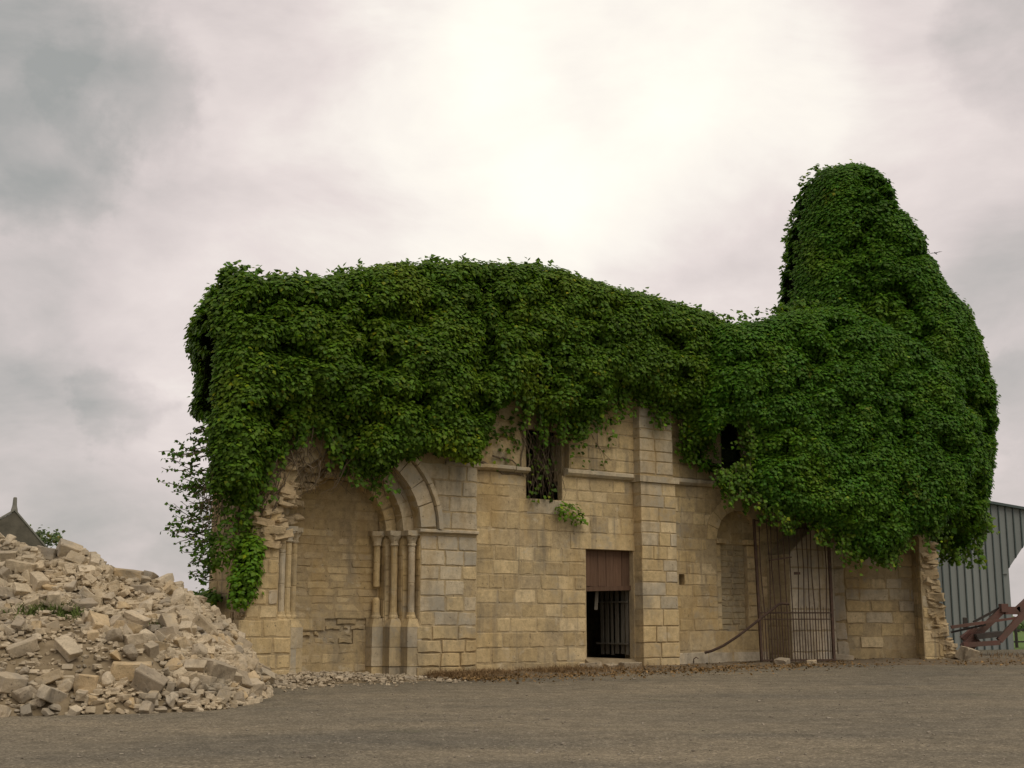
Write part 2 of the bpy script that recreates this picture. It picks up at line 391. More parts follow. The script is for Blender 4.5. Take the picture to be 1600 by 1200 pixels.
def ashlar(parent, fr, s0, s1, z0, z1, o, mt, ch=(.27, .33), bw=(.34, .78), holes=(), discs=(), cuts=(), gap=.006, pro=(.002, .014),
           name='stone', left=None, right=None, miss=.0, wear=.022, tilt=.01, mts=None):
    zs = sorted(set([z0, z1] + [z for h in holes for z in h[2:] if z0 + .05 < z < z1 - .05]))
    rows = []
    for a, b in zip(zs[:-1], zs[1:]):
        k = max(1, round((b - a) / random.uniform(*ch))); w = [random.uniform(.88, 1.12) for _ in range(k)]; S = sum(w); z = a
        for x in w: rows.append((z, z + (b - a) * x / S)); z += (b - a) * x / S
    for za, zb in rows:
        zm = (za + zb) / 2; L = left(zm) if left else s0; Rr = right(zm) if right else s1
        iv = [(L, Rr)]
        for h in holes:
            if min(zb, h[3]) - max(za, h[2]) > .03:
                iv = [q for a, b in iv for q in ((a, min(b, h[0])), (max(a, h[1]), b)) if q[1] - q[0] > .04]
        for a, b in iv:
            s = a
            while s < b - 1e-4:
                w = random.uniform(*bw)
                if b - (s + w) < bw[0] * .7: w = b - s
                poly = [(s + gap, za + gap), (s + w - gap, za + gap), (s + w - gap, zb - gap), (s + gap, zb - gap)]
                for (cs, cz, r) in discs:
                    c = (s + w / 2 - cs, zm - cz); l = math.hypot(*c) or 1
                    if poly and any(math.hypot(p[0] - cs, p[1] - cz) < r for p in poly): poly = clip(poly, c[0] / l, c[1] / l, (c[0] * cs + c[1] * cz) / l + r)
                for (a_, b_, c_) in cuts:
                    if poly: poly = clip(poly, a_, b_, c_)
                if poly and len(poly) >= 3 and random.random() >= miss:
                    ar = abs(sum(poly[i][0] * poly[(i + 1) % len(poly)][1] - poly[(i + 1) % len(poly)][0] * poly[i][1] for i in range(len(poly)))) / 2
                    if ar > .006:
                        pr = random.uniform(*pro)
                        if random.random() < .06: pr -= .02
                        m_ = mt if not mts or random.random() > .3 else mts
                        block(fr, poly, o, pr, m_, parent, name, wear, .05, tilt)
                s += w
rock_meshes = []
def make_rocks():
    for k in range(26):
        bm = bmesh.new(); block_like = k % 2 == 0
        d = (random.uniform(.85, 1.12), random.uniform(.68, .95), random.uniform(.52, .85))
        if block_like:
            for i in range(8):
                s = (1 if i & 1 else -1, 1 if i & 2 else -1, 1 if i & 4 else -1)
                j = [random.uniform(.84, 1.06) for _ in range(3)]
                c = Vector((s[0] * d[0] * j[0], s[1] * d[1] * j[1], s[2] * d[2] * j[2])) * .5
                if random.random() < .42:      # knocked-off corner
                    q = random.uniform(.12, .38)
                    for ax in range(3):
                        e = c.copy(); e[ax] *= 1 - q * random.uniform(.5, 1.6); bm.verts.new(e)
                else: bm.verts.new(c)
        else:
            for i in range(17):
                v = Vector((random.gauss(0, 1), random.gauss(0, 1), random.gauss(0, 1))).normalized()
                m = max(abs(v.x), abs(v.y), abs(v.z)); v = v.lerp(v / m, .55) * random.uniform(.8, 1.05)
                bm.verts.new((v.x * d[0] * .52, v.y * d[1] * .52, v.z * d[2] * .52))
        r = bmesh.ops.convex_hull(bm, input=bm.verts)
        bmesh.ops.delete(bm, geom=[g for g in r['geom_interior'] if isinstance(g, bmesh.types.BMVert)], context='VERTS')
        bmesh.ops.dissolve_limit(bm, angle_limit=R_(9), verts=bm.verts, edges=bm.edges)
        bmesh.ops.bevel(bm, geom=[e for e in bm.edges], offset=.03, segments=1, affect='EDGES', profile=.5)
        bmesh.ops.triangulate(bm, faces=bm.faces); bmesh.ops.subdivide_edges(bm, edges=[e for e in bm.edges if e.calc_length() > .3], cuts=1)
        bmesh.ops.triangulate(bm, faces=bm.faces)
        for v in bm.verts:
            q = v.co * 2.3 + Vector((k * 3.1, 0, 0)); v.co *= 1 + .15 * noise.noise(q) + .08 * noise.noise(q * 2.7)
        me = bpy.data.meshes.new('rock'); bm.to_mesh(me); bm.free(); me.materials.append(M['rubble']); rock_meshes.append(me)
make_rocks()
blocky = [rock_meshes[i] for i in range(0, 26, 2)]
def rock(parent, p, size, name='stone', kind=None, rot=None, sq=(1, 1, 1), base=None):
    me = random.choice(kind or rock_meshes)
    o = bpy.data.objects.new(name, me); C.objects.link(o)
    b = wpos(parent) if parent else Vector((0, 0, 0))
    o.location = Vector(p) - b; o.scale = (size * sq[0], size * sq[1], size * sq[2])
    o.rotation_euler = rot or (random.uniform(-.6, .6), random.uniform(-.6, .6), random.uniform(0, 6.28))
    if parent: o.parent = parent
    return o
core_meshes = []
for me in rock_meshes:
    m2 = me.copy(); m2.materials.clear(); m2.materials.append(M['rubblecore']); core_meshes.append(m2)

# ================================================================== the ruined chapel
chapel = thing('ruined_chapel', 'ruined limestone chapel with blocked arched portal and dark doorway under ivy', 'ruin', A.w(-3, .42, 0))
S, Z = A.S, A.Z
GB = .30                                             # masonry starts below ground
# ---- nave wall: core with openings
dS0, dS1, dZ1 = S(916, 940), S(990.5, 940), Z(917, 858)
wS0, wS1, wZ0, wZ1 = S(822, 730), S(878, 730), Z(848, 780), Z(848, 672)
slS0, slS1, slZ0, slZ1 = S(1127, 710), S(1158, 710), Z(1140, 748), Z(1140, 650)
hS0, hS1, hZ0, hZ1 = S(1061, 905), S(1069.5, 905), Z(1065, 914), Z(1065, 897)
PIL_S = -3.42; bay_end = 7.3; TOP = 6.6
cS, cZ = (S(1120, 845) + S(1187, 845)) / 2 - .01, 3.31
bR = (S(1187, 845) - S(1120, 845)) / 2              # blind arch
iS0, iS1, iZ0 = S(1131, 930), S(1172, 930), Z(1150, 985)
def cells(mb, fr, s0, s1, z0, z1, o0, o1, holes):
    ss = sorted(set([s0, s1] + [x for h in holes for x in h[:2] if s0 < x < s1])); zs = sorted(set([z0, z1] + [x for h in holes for x in h[2:] if z0 < x < z1]))
    def solid(i, j):
        if i < 0 or j < 0 or i >= len(ss) - 1 or j >= len(zs) - 1: return False
        a, b = (ss[i] + ss[i + 1]) / 2, (zs[j] + zs[j + 1]) / 2
        return not any(h[0] < a < h[1] and h[2] < b < h[3] for h in holes)
    def q(*p): mb.add([fr.w(*x) for x in p], [(0, 1, 2, 3)])
    for i in range(len(ss) - 1):
        for j in range(len(zs) - 1):
            if not solid(i, j): continue
            a, b, c, d = ss[i], ss[i + 1], zs[j], zs[j + 1]
            q((a, c, o1), (b, c, o1), (b, d, o1), (a, d, o1)); q((b, c, o0), (a, c, o0), (a, d, o0), (b, d, o0))
            if not solid(i - 1, j): q((a, c, o0), (a, c, o1), (a, d, o1), (a, d, o0))
            if not solid(i + 1, j): q((b, c, o1), (b, c, o0), (b, d, o0), (b, d, o1))
            if not solid(i, j - 1): q((a, c, o0), (b, c, o0), (b, c, o1), (a, c, o1))
            if not solid(i, j + 1): q((a, d, o1), (b, d, o1), (b, d, o0), (a, d, o0))
mb = MB()
dh = (dS0, dS1, GB - 1, dZ1); wh = (wS0, wS1, wZ0, wZ1)
rec = (S(878, 700) + .001, S(889, 700), Z(880, 745) + .02, 6.3)      # rebated strip beside the window
cells(mb, A, PIL_S - .2, bay_end, GB, TOP, -.16, 0,
      [dh, wh, (slS0, slS1, slZ0, slZ1), (hS0, hS1, hZ0, hZ1), (cS - bR - .02, cS + bR + .02, iZ0 - .02, cZ + bR + .02), rec])
cells(mb, A, PIL_S - .2, bay_end, GB, TOP, -.75, -.163,
      [(dS0 - .25, dS1 + .35, GB - 1, dZ1 + .1), (wS0 - .1, wS1 + .65, wZ0 - .1, wZ1 + .2), (slS0, slS1 + .2, slZ0, slZ1), (hS0, hS1, hZ0, hZ1)])
mb.fbox(A, rec[0] + .004, rec[1] + .1, rec[2] - .1, rec[3], -.30, -.166)
nave = mb.build('nave_wall', M['mortar'], chapel)
# hidden room behind, closed so the doorway is dark
mb = MB()
mb.fbox(A, PIL_S - .9, PIL_S - .6, GB, TOP, -4.6, -.76); mb.fbox(A, bay_end - .3, bay_end, GB, TOP, -4.6, -.76)
mb.fbox(A, PIL_S - .9, bay_end, GB, TOP, -4.95, -4.62); mb.fbox(A, PIL_S - .9, bay_end, TOP + .004, TOP + .3, -4.95, .0)
mb.build('rear_wall', M['mortar'], chapel)

holes_nave = [dh, wh, (hS0 - .01, hS1 + .01, hZ0 - .01, hZ1 + .01)]
STR = 4.50                                           # string course
bO = .27
bS0, bS1 = S(1003.5, 900, bO), S(1056.5, 800, bO); bS1b = S(1062, 1010, bO)
lint = (dS0 - .42, bS0 - .02, dZ1 + .0, dZ1 + .34)
ashlar(nave, A, PIL_S + .01, bS0 + .03, GB + .05, STR - .01, 0, M['ashlar'], holes=[dh, wh, lint], mts=M['infill'], bw=(.3, .72))
# lintel over the doorway
block(A, [(lint[0] + .01, lint[2] + .004), (lint[1] + .1, lint[2] + .004), (lint[1] + .1, lint[3] - .01), (lint[0] + .01, lint[3] - .01)], 0, .02, M['ashlar'], nave, 'lintel', .006)
# upper storey right of the window
ashlar(nave, A, S(889, 700), bS0 + .1, STR + .17, 6.4, 0, M['ashlar'], pro=(.006, .016))
ashlar(nave, A, PIL_S, wS0 - .02, STR + .12, 6.2, 0, M['greyinfill'], miss=.12, pro=(-.01, .03), wear=.03, tilt=.05)
ashlar(nave, A, wS0, wS1, wZ0 - .32, wZ0, 0.004, M['ashlar_grey'], bw=(.5, .9))
# right bay
ring_o = bR + .33
ashlar(nave, A, bS1 - .1, 5.9, .80, STR + .02, 0, M['ashlar'], holes=[(hS0, hS1, hZ0, hZ1), (cS - bR, cS + bR, iZ0, cZ)],
       discs=[(cS, cZ, ring_o)], bw=(.36, .8), mts=M['infill'])
ashlar(nave, A, bS1 - .1, slS0 - .26, STR + .17, 6.2, 0, M['ashlar'], bw=(.4, .7))
ashlar(nave, A, slS0 - .25, slS0 - .01, STR + .17, 6.2, 0, M['ashlar'], bw=(.4, .7))
ashlar(nave, A, slS1 + .01, slS1 + .9, STR + .17, 6.2, 0, M['ashlar_grey'], bw=(.3, .5))
# plinth of the right bay
plinth = MB(); plinth.fbox(A, bS1 - .05, 4.75, GB, .78, -.05, .10); plinth = plinth.build('plinth', M['mortar'], chapel)
ashlar(plinth, A, bS1b + .02, 4.75, GB + .02, .785, .10, M['white_stone'], ch=(.5, .6), bw=(.75, 1.25), pro=(.004, .016))
# string course
def course(part, fr, s0, s1, z0, z1, o, mt, bw=(.6, 1.2), name='moulding', drop=0.):
    s = s0
    while s < s1 - .05:
        w = random.uniform(*bw); w = s1 - s if s1 - (s + w) < .25 else w
        if random.random() >= drop:
            b = MB(); e = random.uniform(-.012, .012); r = random.uniform(-.008, .008)
            prof = [(0, z0), (o * .55, z0 + .015), (o, z0 + (z1 - z0) * .45), (o, z1 - .015), (o - .03, z1), (0, z1 + .03)]
            n = len(prof)
            for q in (s + .004, s + w - .004):
                b.v += [tuple(fr.w(q, zz + r, oo + e if oo else -.05)) for oo, zz in prof]
            b.f = [(i, i + 1, n + i + 1, n + i) for i in range(n - 1)] + [tuple(range(n))[::-1], tuple(range(n, 2 * n))]
            b.build(name, mt, part, center=True, recalc=True)
        s += w
course(nave, A, S(882, 745), bS0 + .05, STR, STR + .15, .13, M['ashlar_grey'])
course(nave, A, S(690, 735), S(822, 740), STR - .02, STR + .11, .16, M['ashlar_grey'], drop=.12)
course(nave, A, bS1 - .05, S(1150, 757), STR, STR + .15, .13, M['ashlar_grey'])
# blind arch: ring, imposts, tympanum, grey filling
ba = MB()
for side in (0,):
    ba.fbox(A, cS - bR - .05, cS + bR + .05, iZ0 - .05, cZ + bR + .05, -.19, -.165)
ba = ba.build('blind_arch', M['mortar'], chapel)
def voussoirs(part, fr, cs, cz, r0, r1, o0, o1, a0, a1, n, mt, wear=.01, skip=()):
    for k in range(n):
        if k in skip: continue
        b0, b1 = a0 + (a1 - a0) * k / n, a0 + (a1 - a0) * (k + 1) / n; g = .010 / r1
        m = MB(); pr = random.uniform(-.008, .008); rj = random.uniform(-.012, .012)
        for o in (o0, o1 + pr):
            for r in (r0, r1 + rj):
                for j in range(3):
                    a = b0 + g + (b1 - b0 - 2 * g) * j / 2
                    m.v.append(tuple(fr.w(cs + r * math.cos(a) + random.uniform(-wear, wear), cz + r * math.sin(a) + random.uniform(-wear, wear), o)))
        # index: o*6 + r*3 + j
        I = lambda o, r, j: o * 6 + r * 3 + j
        for j in range(2):
            m.f += [(I(1, 0, j), I(1, 0, j + 1), I(1, 1, j + 1), I(1, 1, j)), (I(0, 0, j), I(0, 1, j), I(0, 1, j + 1), I(0, 0, j + 1)),
                    (I(0, 0, j), I(0, 0, j + 1), I(1, 0, j + 1), I(1, 0, j)), (I(0, 1, j), I(1, 1, j), I(1, 1, j + 1), I(0, 1, j + 1))]
        for j in (0, 2): m.f.append((I(0, 0, j), I(1, 0, j), I(1, 1, j), I(0, 1, j)))
        m.build('voussoir', mt, part, center=True, recalc=True)
voussoirs(ba, A, cS, cZ, bR, ring_o - .01, -.15, .018, 0, math.pi, 9, M['ashlar'])
# flat spandrel backing around the ring (mortar behind blocks, with the arched recess cut out)
def arch_plate(fr, cs, cz, r, s0, s1, z0, z1, o0, o1, n=20):
    poly = [(s0, z0), (cs - r, z0)] if z0 < cz else [(s0, cz)]
    if z0 < cz: pass
    poly += [(cs + r * math.cos(math.pi - math.pi * k / n), cz + r * math.sin(math.pi - math.pi * k / n)) for k in range(n + 1)]
    poly += [(cs + r, z0)] if z0 < cz else []
    poly += [(s1, z0 if z0 < cz else cz), (s1, z1), (s0, z1)]
    m = MB(); m.prism(fr, poly, o0, o1); return m
m = arch_plate(A, cS, cZ, bR, cS - bR - .03, cS + bR + .03, iZ0 + .0, cZ + bR + .04, -.15, -.006)
m.build('arch_backing', M['mortar'], ba)
for a, b in ((cS - bR + .006, iS0 + .004), (iS1 - .004, cS + bR - .006)):
    ashlar(ba, A, a, b, iZ0, cZ - .09, -.06, M['ashlar'], bw=(.5, .6)); mbx = MB(); mbx.fbox(A, a, b, iZ0, cZ - .09, -.165, -.07); mbx.build('jamb', M['mortar'], ba)
for a, b in ((cS - bR - .02, iS0 + .10), (iS1 - .08, cS + bR + .0)):
    block(A, [(a, cZ - .085), (b, cZ - .085), (b, cZ + .03), (a, cZ + .03)], 0, .055, M['ashlar'], ba, 'impost', .006, .15)
ashlar(ba, A, iS0, iS1, iZ0, cZ - .1, -.145, M['greyinfill'], ch=(.09, .14), bw=(.18, .5), pro=(-.005, .012), wear=.02, tilt=.03)
ashlar(ba, A, cS - bR, cS + bR, cZ - .08, cZ + bR, -.12, M['infill'], ch=(.24, .3), bw=(.3, .6))
mbx = MB(); mbx.fbox(A, cS - bR, cS + bR, cZ - .08, cZ + bR, -.17, -.13); mbx.build('tympanum', M['mortar'], ba)
# ---- big pilaster buttress
bt = MB(); bt.fbox(A, bS0 + .008, bS1 - .008, GB, STR - .01, -.05, bO - .006); bt.fbox(A, bS0 + .04, bS1 - .03, STR - .005, 6.5, -.05, bO - .056); bt.fbox(A, bS1 - .02, bS1b - .008, GB, 1.72, -.05, bO - .008)
butt = bt.build('buttress', M['mortar'], chapel)
def qcol(part, s0, s1, z0, z1, o, mt, ch=(.25, .36), bw=(.28, .7), depth=.05, mts=None):
    """courses that wrap the left corner: every stone at the left end is a box as deep as the buttress"""
    k = round((z1 - z0) / random.uniform(*ch)); z = z0; w = [random.uniform(.85, 1.15) for _ in range(k)]; t = sum(w)
    for x in w:
        zb = z + (z1 - z0) * x / t; s = s0; first = True
        while s < s1 - 1e-4:
            q = random.uniform(*bw); q = s1 - s if s1 - (s + q) < bw[0] * .7 else q
            g = .008; poly = [(s + (0 if first else g), z + g), (s + q - g, z + g), (s + q - g, zb - g), (s + (0 if first else g), zb - g)]
            block(A, poly, o, random.uniform(.004, .018), mts if mts and random.random() < .5 else mt, part, 'stone', .008, o + .0 if first else .05, .006)
            s += q; first = False
        z = zb
qcol(butt, bS0, bS1, 1.72, STR - .02, bO, M['ashlar'], mts=M['ashlar_grey'])
qcol(butt, bS0 - .01, bS1b, GB + .05, 1.72, bO + .012, M['ashlar'])
qcol(butt, bS0 + .03, bS1 - .02, STR + .17, 6.4, bO - .05, M['ashlar_grey'])
cap = MB(); e = .06
cap.hexa([A.w(bS0 - e, STR - .02, bO + e), A.w(bS1 + e, STR - .02, bO + e), A.w(bS1 + e, STR - .02, -.02), A.w(bS0 - e, STR - .02, -.02),
          A.w(bS0 - e, STR + .11, bO + e), A.w(bS1 + e, STR + .11, bO + e), A.w(bS1 + e, STR + .17, -.02), A.w(bS0 - e, STR + .17, -.02)])
cap.build('weathering_slab', M['ashlar_grey'], butt)

# ---- portal
CS, CZ, HW, ST_A, ST_O, PO = -6.22, 3.18, 1.48, .24, .26, .12
mb = MB()
left_edge = [(GB, -8.62), (.95, -8.62), (1.2, -8.50), (1.55, -8.30), (1.95, -8.16), (2.35, -8.10), (2.75, -8.13), (2.95, -8.25), (3.3, -8.2), (3.75, -8.05), (4.2, -7.9), (4.9, -7.9), (5.4, -8.1), (TOP, -8.1)]
def ledge(z):
    for (a, b), (c, d) in zip(left_edge[:-1], left_edge[1:]):
        if a <= z <= c: return b + (d - b) * (z - a) / (c - a)
    return left_edge[-1][1]
# front slab of the portal: arch opening cut out, ragged left end
n = 24
poly = [(-8.62, GB), (CS - HW, GB)] + [(CS + HW * math.cos(math.pi - math.pi * k / n), CZ + HW * math.sin(math.pi * k / n)) for k in range(n + 1)] + [(CS + HW, GB), (PIL_S, GB), (PIL_S, TOP)] + [(b, a) for a, b in left_edge[::-1][:-1]]
mb.prism(A, poly, -.14, PO - .004)
for k in (1, 2):
    h = HW - ST_A * k
    poly = [(CS - HW - .1, GB), (CS - h, GB)] + [(CS + h * math.cos(math.pi - math.pi * j / n), CZ + h * math.sin(math.pi * j / n)) for j in range(n + 1)] + [(CS + h, GB), (CS + HW + .1, GB), (CS + HW + .1, CZ + HW + .1), (CS - HW - .1, CZ + HW + .1)]
    mb.prism(A, poly, PO - ST_O * (k + 1), PO - ST_O * k - .004)
mb.fbox(A, LEFT_S, PIL_S - .2, GB, TOP, -1.85, -.68)
mb.fbox(A, LEFT_S + .03, CS - HW, GB, TOP - .05, -.67, -.15); mb.fbox(A, CS + HW, PIL_S - .21, GB, TOP - .05, -.67, -.15)
portal = mb.build('portal', M['mortar'], chapel)
# orders of the arch
for k in range(3):
    r0 = HW - ST_A * k; o1 = PO - ST_O * k + .012; o0 = o1 - .25
    if k == 0:
        voussoirs(portal, A, CS, CZ, r0, r0 + .34, o0, o1 + .03, .06, R_(64), 4, M['ashlar_grey'], .014)
        voussoirs(portal, A, CS, CZ, r0, r0 + .30, o0, o1, R_(150), R_(180), 3, M['ashlar'], .02, skip=(1,))
        # hood mould
        voussoirs(portal, A, CS, CZ, r0 + .36, r0 + .45, o1 - .1, o1 + .11, .03, R_(72), 5, M['ashlar_grey'], .006)
    else:
        voussoirs(portal, A, CS, CZ, r0, r0 + ST_A - .012, o0, o1, 0.0, R_(112), 9, M['ashlar_grey'] if k == 1 else M['ashlar'], .014)
        voussoirs(portal, A, CS, CZ, r0, r0 + ST_A - .012, o0, o1, R_(150), R_(180), 3, M['ashlar'], .025)
for i in range(90):                                   # torn masonry where the left half of the arch fell
    a = random.uniform(R_(84), R_(182)); rr = random.uniform(.98, 2.1); o = -.30 + (rr - 1.0) * .42 + random.uniform(-.05, .05)
    rock(portal, A.w(CS + rr * math.cos(a), CZ + rr * math.sin(a), min(o, PO + .03)), random.uniform(.16, .34), 'broken_stone', core_meshes, (random.uniform(-.3, .3), random.uniform(-.3, .3), R_(35) + random.uniform(-.4, .4)), (1.2, .8, .65))
# columns, capitals, bases, stepped jamb stones
def jamb(side):
    sg = side
    for k in range(3):
        h = HW - ST_A * k; of = PO - ST_O * k
        # facing stones of the step: reveal face and the little front face behind the shaft
        z = .42
        while z < CZ - .16:
            hh = min(random.uniform(.26, .36), CZ - .12 - z)
            b = MB(); a0, a1 = CS + sg * (h - .001), CS + sg * (h - ST_A); a0, a1 = min(a0, a1), max(a0, a1)
            j = random.uniform(-.006, .006)
            b.fbox(A, a0 + .003, a1 - .003, z + .007, z + hh - .007, of - ST_O - .1, of - ST_O + .012 + j)
            b.build('stone', M['ashlar'], portal, center=True)
            b = MB(); a0, a1 = CS + sg * (h + .05), CS + sg * (h - .012 + j); a0, a1 = min(a0, a1), max(a0, a1)
            b.fbox(A, a0, a1, z + .007, z + hh - .007, of - ST_O + .014, of - .01 if k else of - .02)
            b.build('stone', M['ashlar'], portal, center=True)
            z += hh
        c = A.w(CS + sg * (h - .115), 0, of - ST_O + .13)
        if side < 0 and k == 0: shaft_top = 2.75
        else: shaft_top = 2.92
        broken = side > 0 and k == 2
        b = MB(); z0 = 1.62 if not broken else 2.12
        prof = []; zz = z0
        while zz < shaft_top - .02:
            z2 = min(zz + random.uniform(.42, .62), shaft_top); prof += [(.058, zz), (.066, zz + .014)] + [(.066, zz + (z2 - zz) * q) for q in (.25, .5, .75)] + [(.066, z2 - .014), (.058, z2)]; zz = z2
        b.lathe(c, prof, 12, .06); b.build('column', M['ashlar_grey'] if k == 0 else M['ashlar'], portal, smooth=False)
        b = MB(); b.lathe(c, [(.082, 2.905), (.095, 2.925), (.082, 2.945), (.078, 2.96), (.085, 3.0), (.115, 3.07), (.14, 3.10), (.14, 3.115)], 10, .10)
        if not (side < 0 and k == 0): b.build('capital', M['ashlar_grey'], portal)
        if broken:
            b = MB(); b.lathe(c, [(.074, 1.55), (.076, 1.86), (.05, 1.92)], 12); b.build('column', M['ashlar'], portal)
        cs_, co_ = CS + sg * (h - .115), of - ST_O + .13; zb_ = .34
        for zt_ in (.62, .98, 1.36):
            w_ = .155 + random.uniform(-.008, .008); b = MB(); b.fbox(A, cs_ - w_, cs_ + w_, zb_ + .004, zt_ - .004, co_ - .14, co_ + w_ - .01 + random.uniform(-.006, .006)); b.build('column_base', M['ashlar'] if random.random() < .6 else M['ashlar_grey'], portal, center=True); zb_ = zt_
        w_ = .15; q_ = .088; b = MB()
        b.hexa([A.w(cs_ - w_, 1.36, co_ + w_ - .02), A.w(cs_ + w_, 1.36, co_ + w_ - .02), A.w(cs_ + w_, 1.36, co_ - .13), A.w(cs_ - w_, 1.36, co_ - .13),
                A.w(cs_ - q_, 1.52, co_ + q_), A.w(cs_ + q_, 1.52, co_ + q_), A.w(cs_ + q_, 1.52, co_ - .1), A.w(cs_ - q_, 1.52, co_ - .1)])
        b.lathe(c, [(.085, 1.50), (.10, 1.53), (.10, 1.56), (.082, 1.59), (.08, 1.64)], 12); b.build('column_base', M['ashlar'], portal)
        # abacus / impost block
        a0, a1 = sorted((CS + sg * (h - ST_A - .03), CS + sg * (h + .02)))
        if not (side < 0 and k == 0):
            block(A, [(a0 + .004, CZ - .075), (a1 - .002, CZ - .075), (a1 - .002, CZ + .02), (a0 + .004, CZ + .02)], of - ST_O, ST_O - .015 * (k + 1), M['ashlar_grey'], portal, 'impost', .004, .02)
jamb(1); jamb(-1)
# impost moulding across the right pilaster
course(portal, A, CS + HW - .06, PIL_S - .01, CZ - .05, CZ + .05, PO + .10, M['ashlar_grey'], (.55, .8))
# pilaster facing stones
ashlar(portal, A, CS + HW + .0, PIL_S - .004, 1.38, CZ - .06, PO, M['ashlar_grey'], bw=(.3, .6), mts=M['ashlar'])
ashlar(portal, A, CS + HW - .07, PIL_S - .004, GB + .05, 1.38, PO + .02, M['ashlar'], bw=(.3, .62), mts=M['greyinfill'])
ashlar(portal, A, CS + .7, PIL_S - .004, CZ + .08, 4.55, PO, M['ashlar_grey'], discs=[(CS, CZ, HW + .47)], bw=(.35, .75))
# left pilaster, ragged
ashlar(portal, A, -8.4, CS - HW, 1.52, 2.85, PO, M['ashlar'], bw=(.2, .34), left=lambda z: ledge(z) + random.uniform(-.04, .05), mts=M['white_stone'])
ashlar(portal, A, -8.6, CS - HW + .26, GB + .05, 1.50, PO + .05, M['ashlar'], bw=(.32, .65), left=lambda z: ledge(z) - .02)
mbx = MB(); mbx.fbox(A, -8.45, CS - HW + .25, GB, 1.49, -.1, PO + .045); mbx.build('plinth', M['mortar'], portal)
# broken masonry at the ruined left end and over the left spring of the arch
for i in range(150):
    z = random.uniform(2.75, 4.6)
    l = ledge(z); q = random.random()
    s = l + q * (CS - HW - l + (.3 if z > 3.3 else .05)); 
    if math.hypot(s - CS, z - CZ) < HW - .1: continue
    o = PO + random.uniform(-.06, .05) if random.random() < .75 else random.uniform(-.5, .05)
    if random.random() < .25: s = l + random.uniform(-.05, .05); o = random.uniform(-.6, PO)
    rock(portal, A.w(s, z, o - .04), random.uniform(.2, .4), 'broken_stone', core_meshes, (random.uniform(-.25, .25), random.uniform(-.25, .25), R_(35) + random.uniform(-.4, .4)), (1.2, .8, .6))
for i in range(40):
    z = random.uniform(.6, 2.9); rock(portal, A.w(ledge(z) + random.uniform(-.03, .06), z, random.uniform(-.5, PO - .03)), random.uniform(.14, .3), 'broken_stone', core_meshes, (random.uniform(-.2, .2), random.uniform(-.2, .2), R_(35) + random.uniform(-.4, .4)), (1.1, .9, .7))
# the wall that blocks the arch
IO = PO - ST_O * 3 + .02; iw = HW - ST_A * 2 - .02
bpa = (CS - .15, CS + .74, 1.30, 1.52); bpb = (CS - .64, CS + .46, 1.04, 1.30)
poly = [(CS - iw, bpa[3])] + [(CS + iw, bpa[3])] + [(CS + iw * math.cos(math.pi * k / n), CZ + iw * math.sin(math.pi * k / n)) for k in range(n + 1)]
mb = MB(); mb.prism(A, poly, IO - .1, IO); mb.fbox(A, CS - iw, CS + iw, GB, bpb[2], IO - .1, IO)
for q in (bpa, bpb): mb.fbox(A, CS - iw, q[0], q[2], q[3], IO - .1, IO); mb.fbox(A, q[1], CS + iw, q[2], q[3], IO - .1, IO); mb.fbox(A, q[0], q[1], q[2], q[3], IO - .12, IO - .075)
infill = mb.build('blocking_wall', M['infill'], chapel)
ashlar(infill, A, CS - iw, CS + iw, GB + .02, CZ + .02, IO, M['infill'], ch=(.14, .22), bw=(.22, .62), holes=[bpa, bpb], pro=(.0, .014), gap=.004, wear=.03, tilt=.03, mts=M['ashlar'])
ashlar(infill, A, CS - iw, CS + iw, CZ + .02, CZ + iw, IO, M['infill'], ch=(.14, .22), bw=(.22, .6), cuts=[(0, -1, -(CZ + iw - .02))], pro=(.001, .008), gap=.004)
for bp in (bpa, bpb): ashlar(infill, A, bp[0], bp[1], bp[2], bp[3], IO - .05, M['infill'], ch=(.08, .12), bw=(.16, .46), pro=(.01, .06), wear=.035, gap=.012, tilt=.10, miss=.1)
# ---- left end wall (return), in shade
ashlar(chapel_left := portal, CF, -1.85, -.72, .5, 4.6, 0, M['ashlar'], bw=(.35, .6), mts=M['greyinfill'])
# ---- buttress with sloping top behind the gate
o2 = .72; q0, q1 = S(1236, 960, o2), S(1306, 960, o2); zt0, zt1 = Z(1236, 866, o2), Z(1267, 826, o2); sm = S(1267, 826, o2)
mb = MB(); mb.prism(A, [(q0, GB), (q1, GB), (q1, zt1 + .1), (sm, zt1), (q0, zt0)], -.05, o2 - .005)
b2 = mb.build('sloping_buttress', M['greyinfill'], chapel)
cl = [((zt1 - zt0), -(sm - q0), (zt1 - zt0) * q0 - (sm - q0) * zt0)]
ashlar(b2, A, q0, q1, GB + .05, zt1, o2, M['white_stone'], ch=(.32, .5), bw=(.45, .8), cuts=cl, gap=.005)
SF = Frame(*A.w(q0, 0, 0).xy, -55.0)
ashlar(b2, SF, .0, o2 - .05, GB + .05, zt0 - .05, 0.0, M['greyinfill'], bw=(.3, .5), pro=(.004, .012))

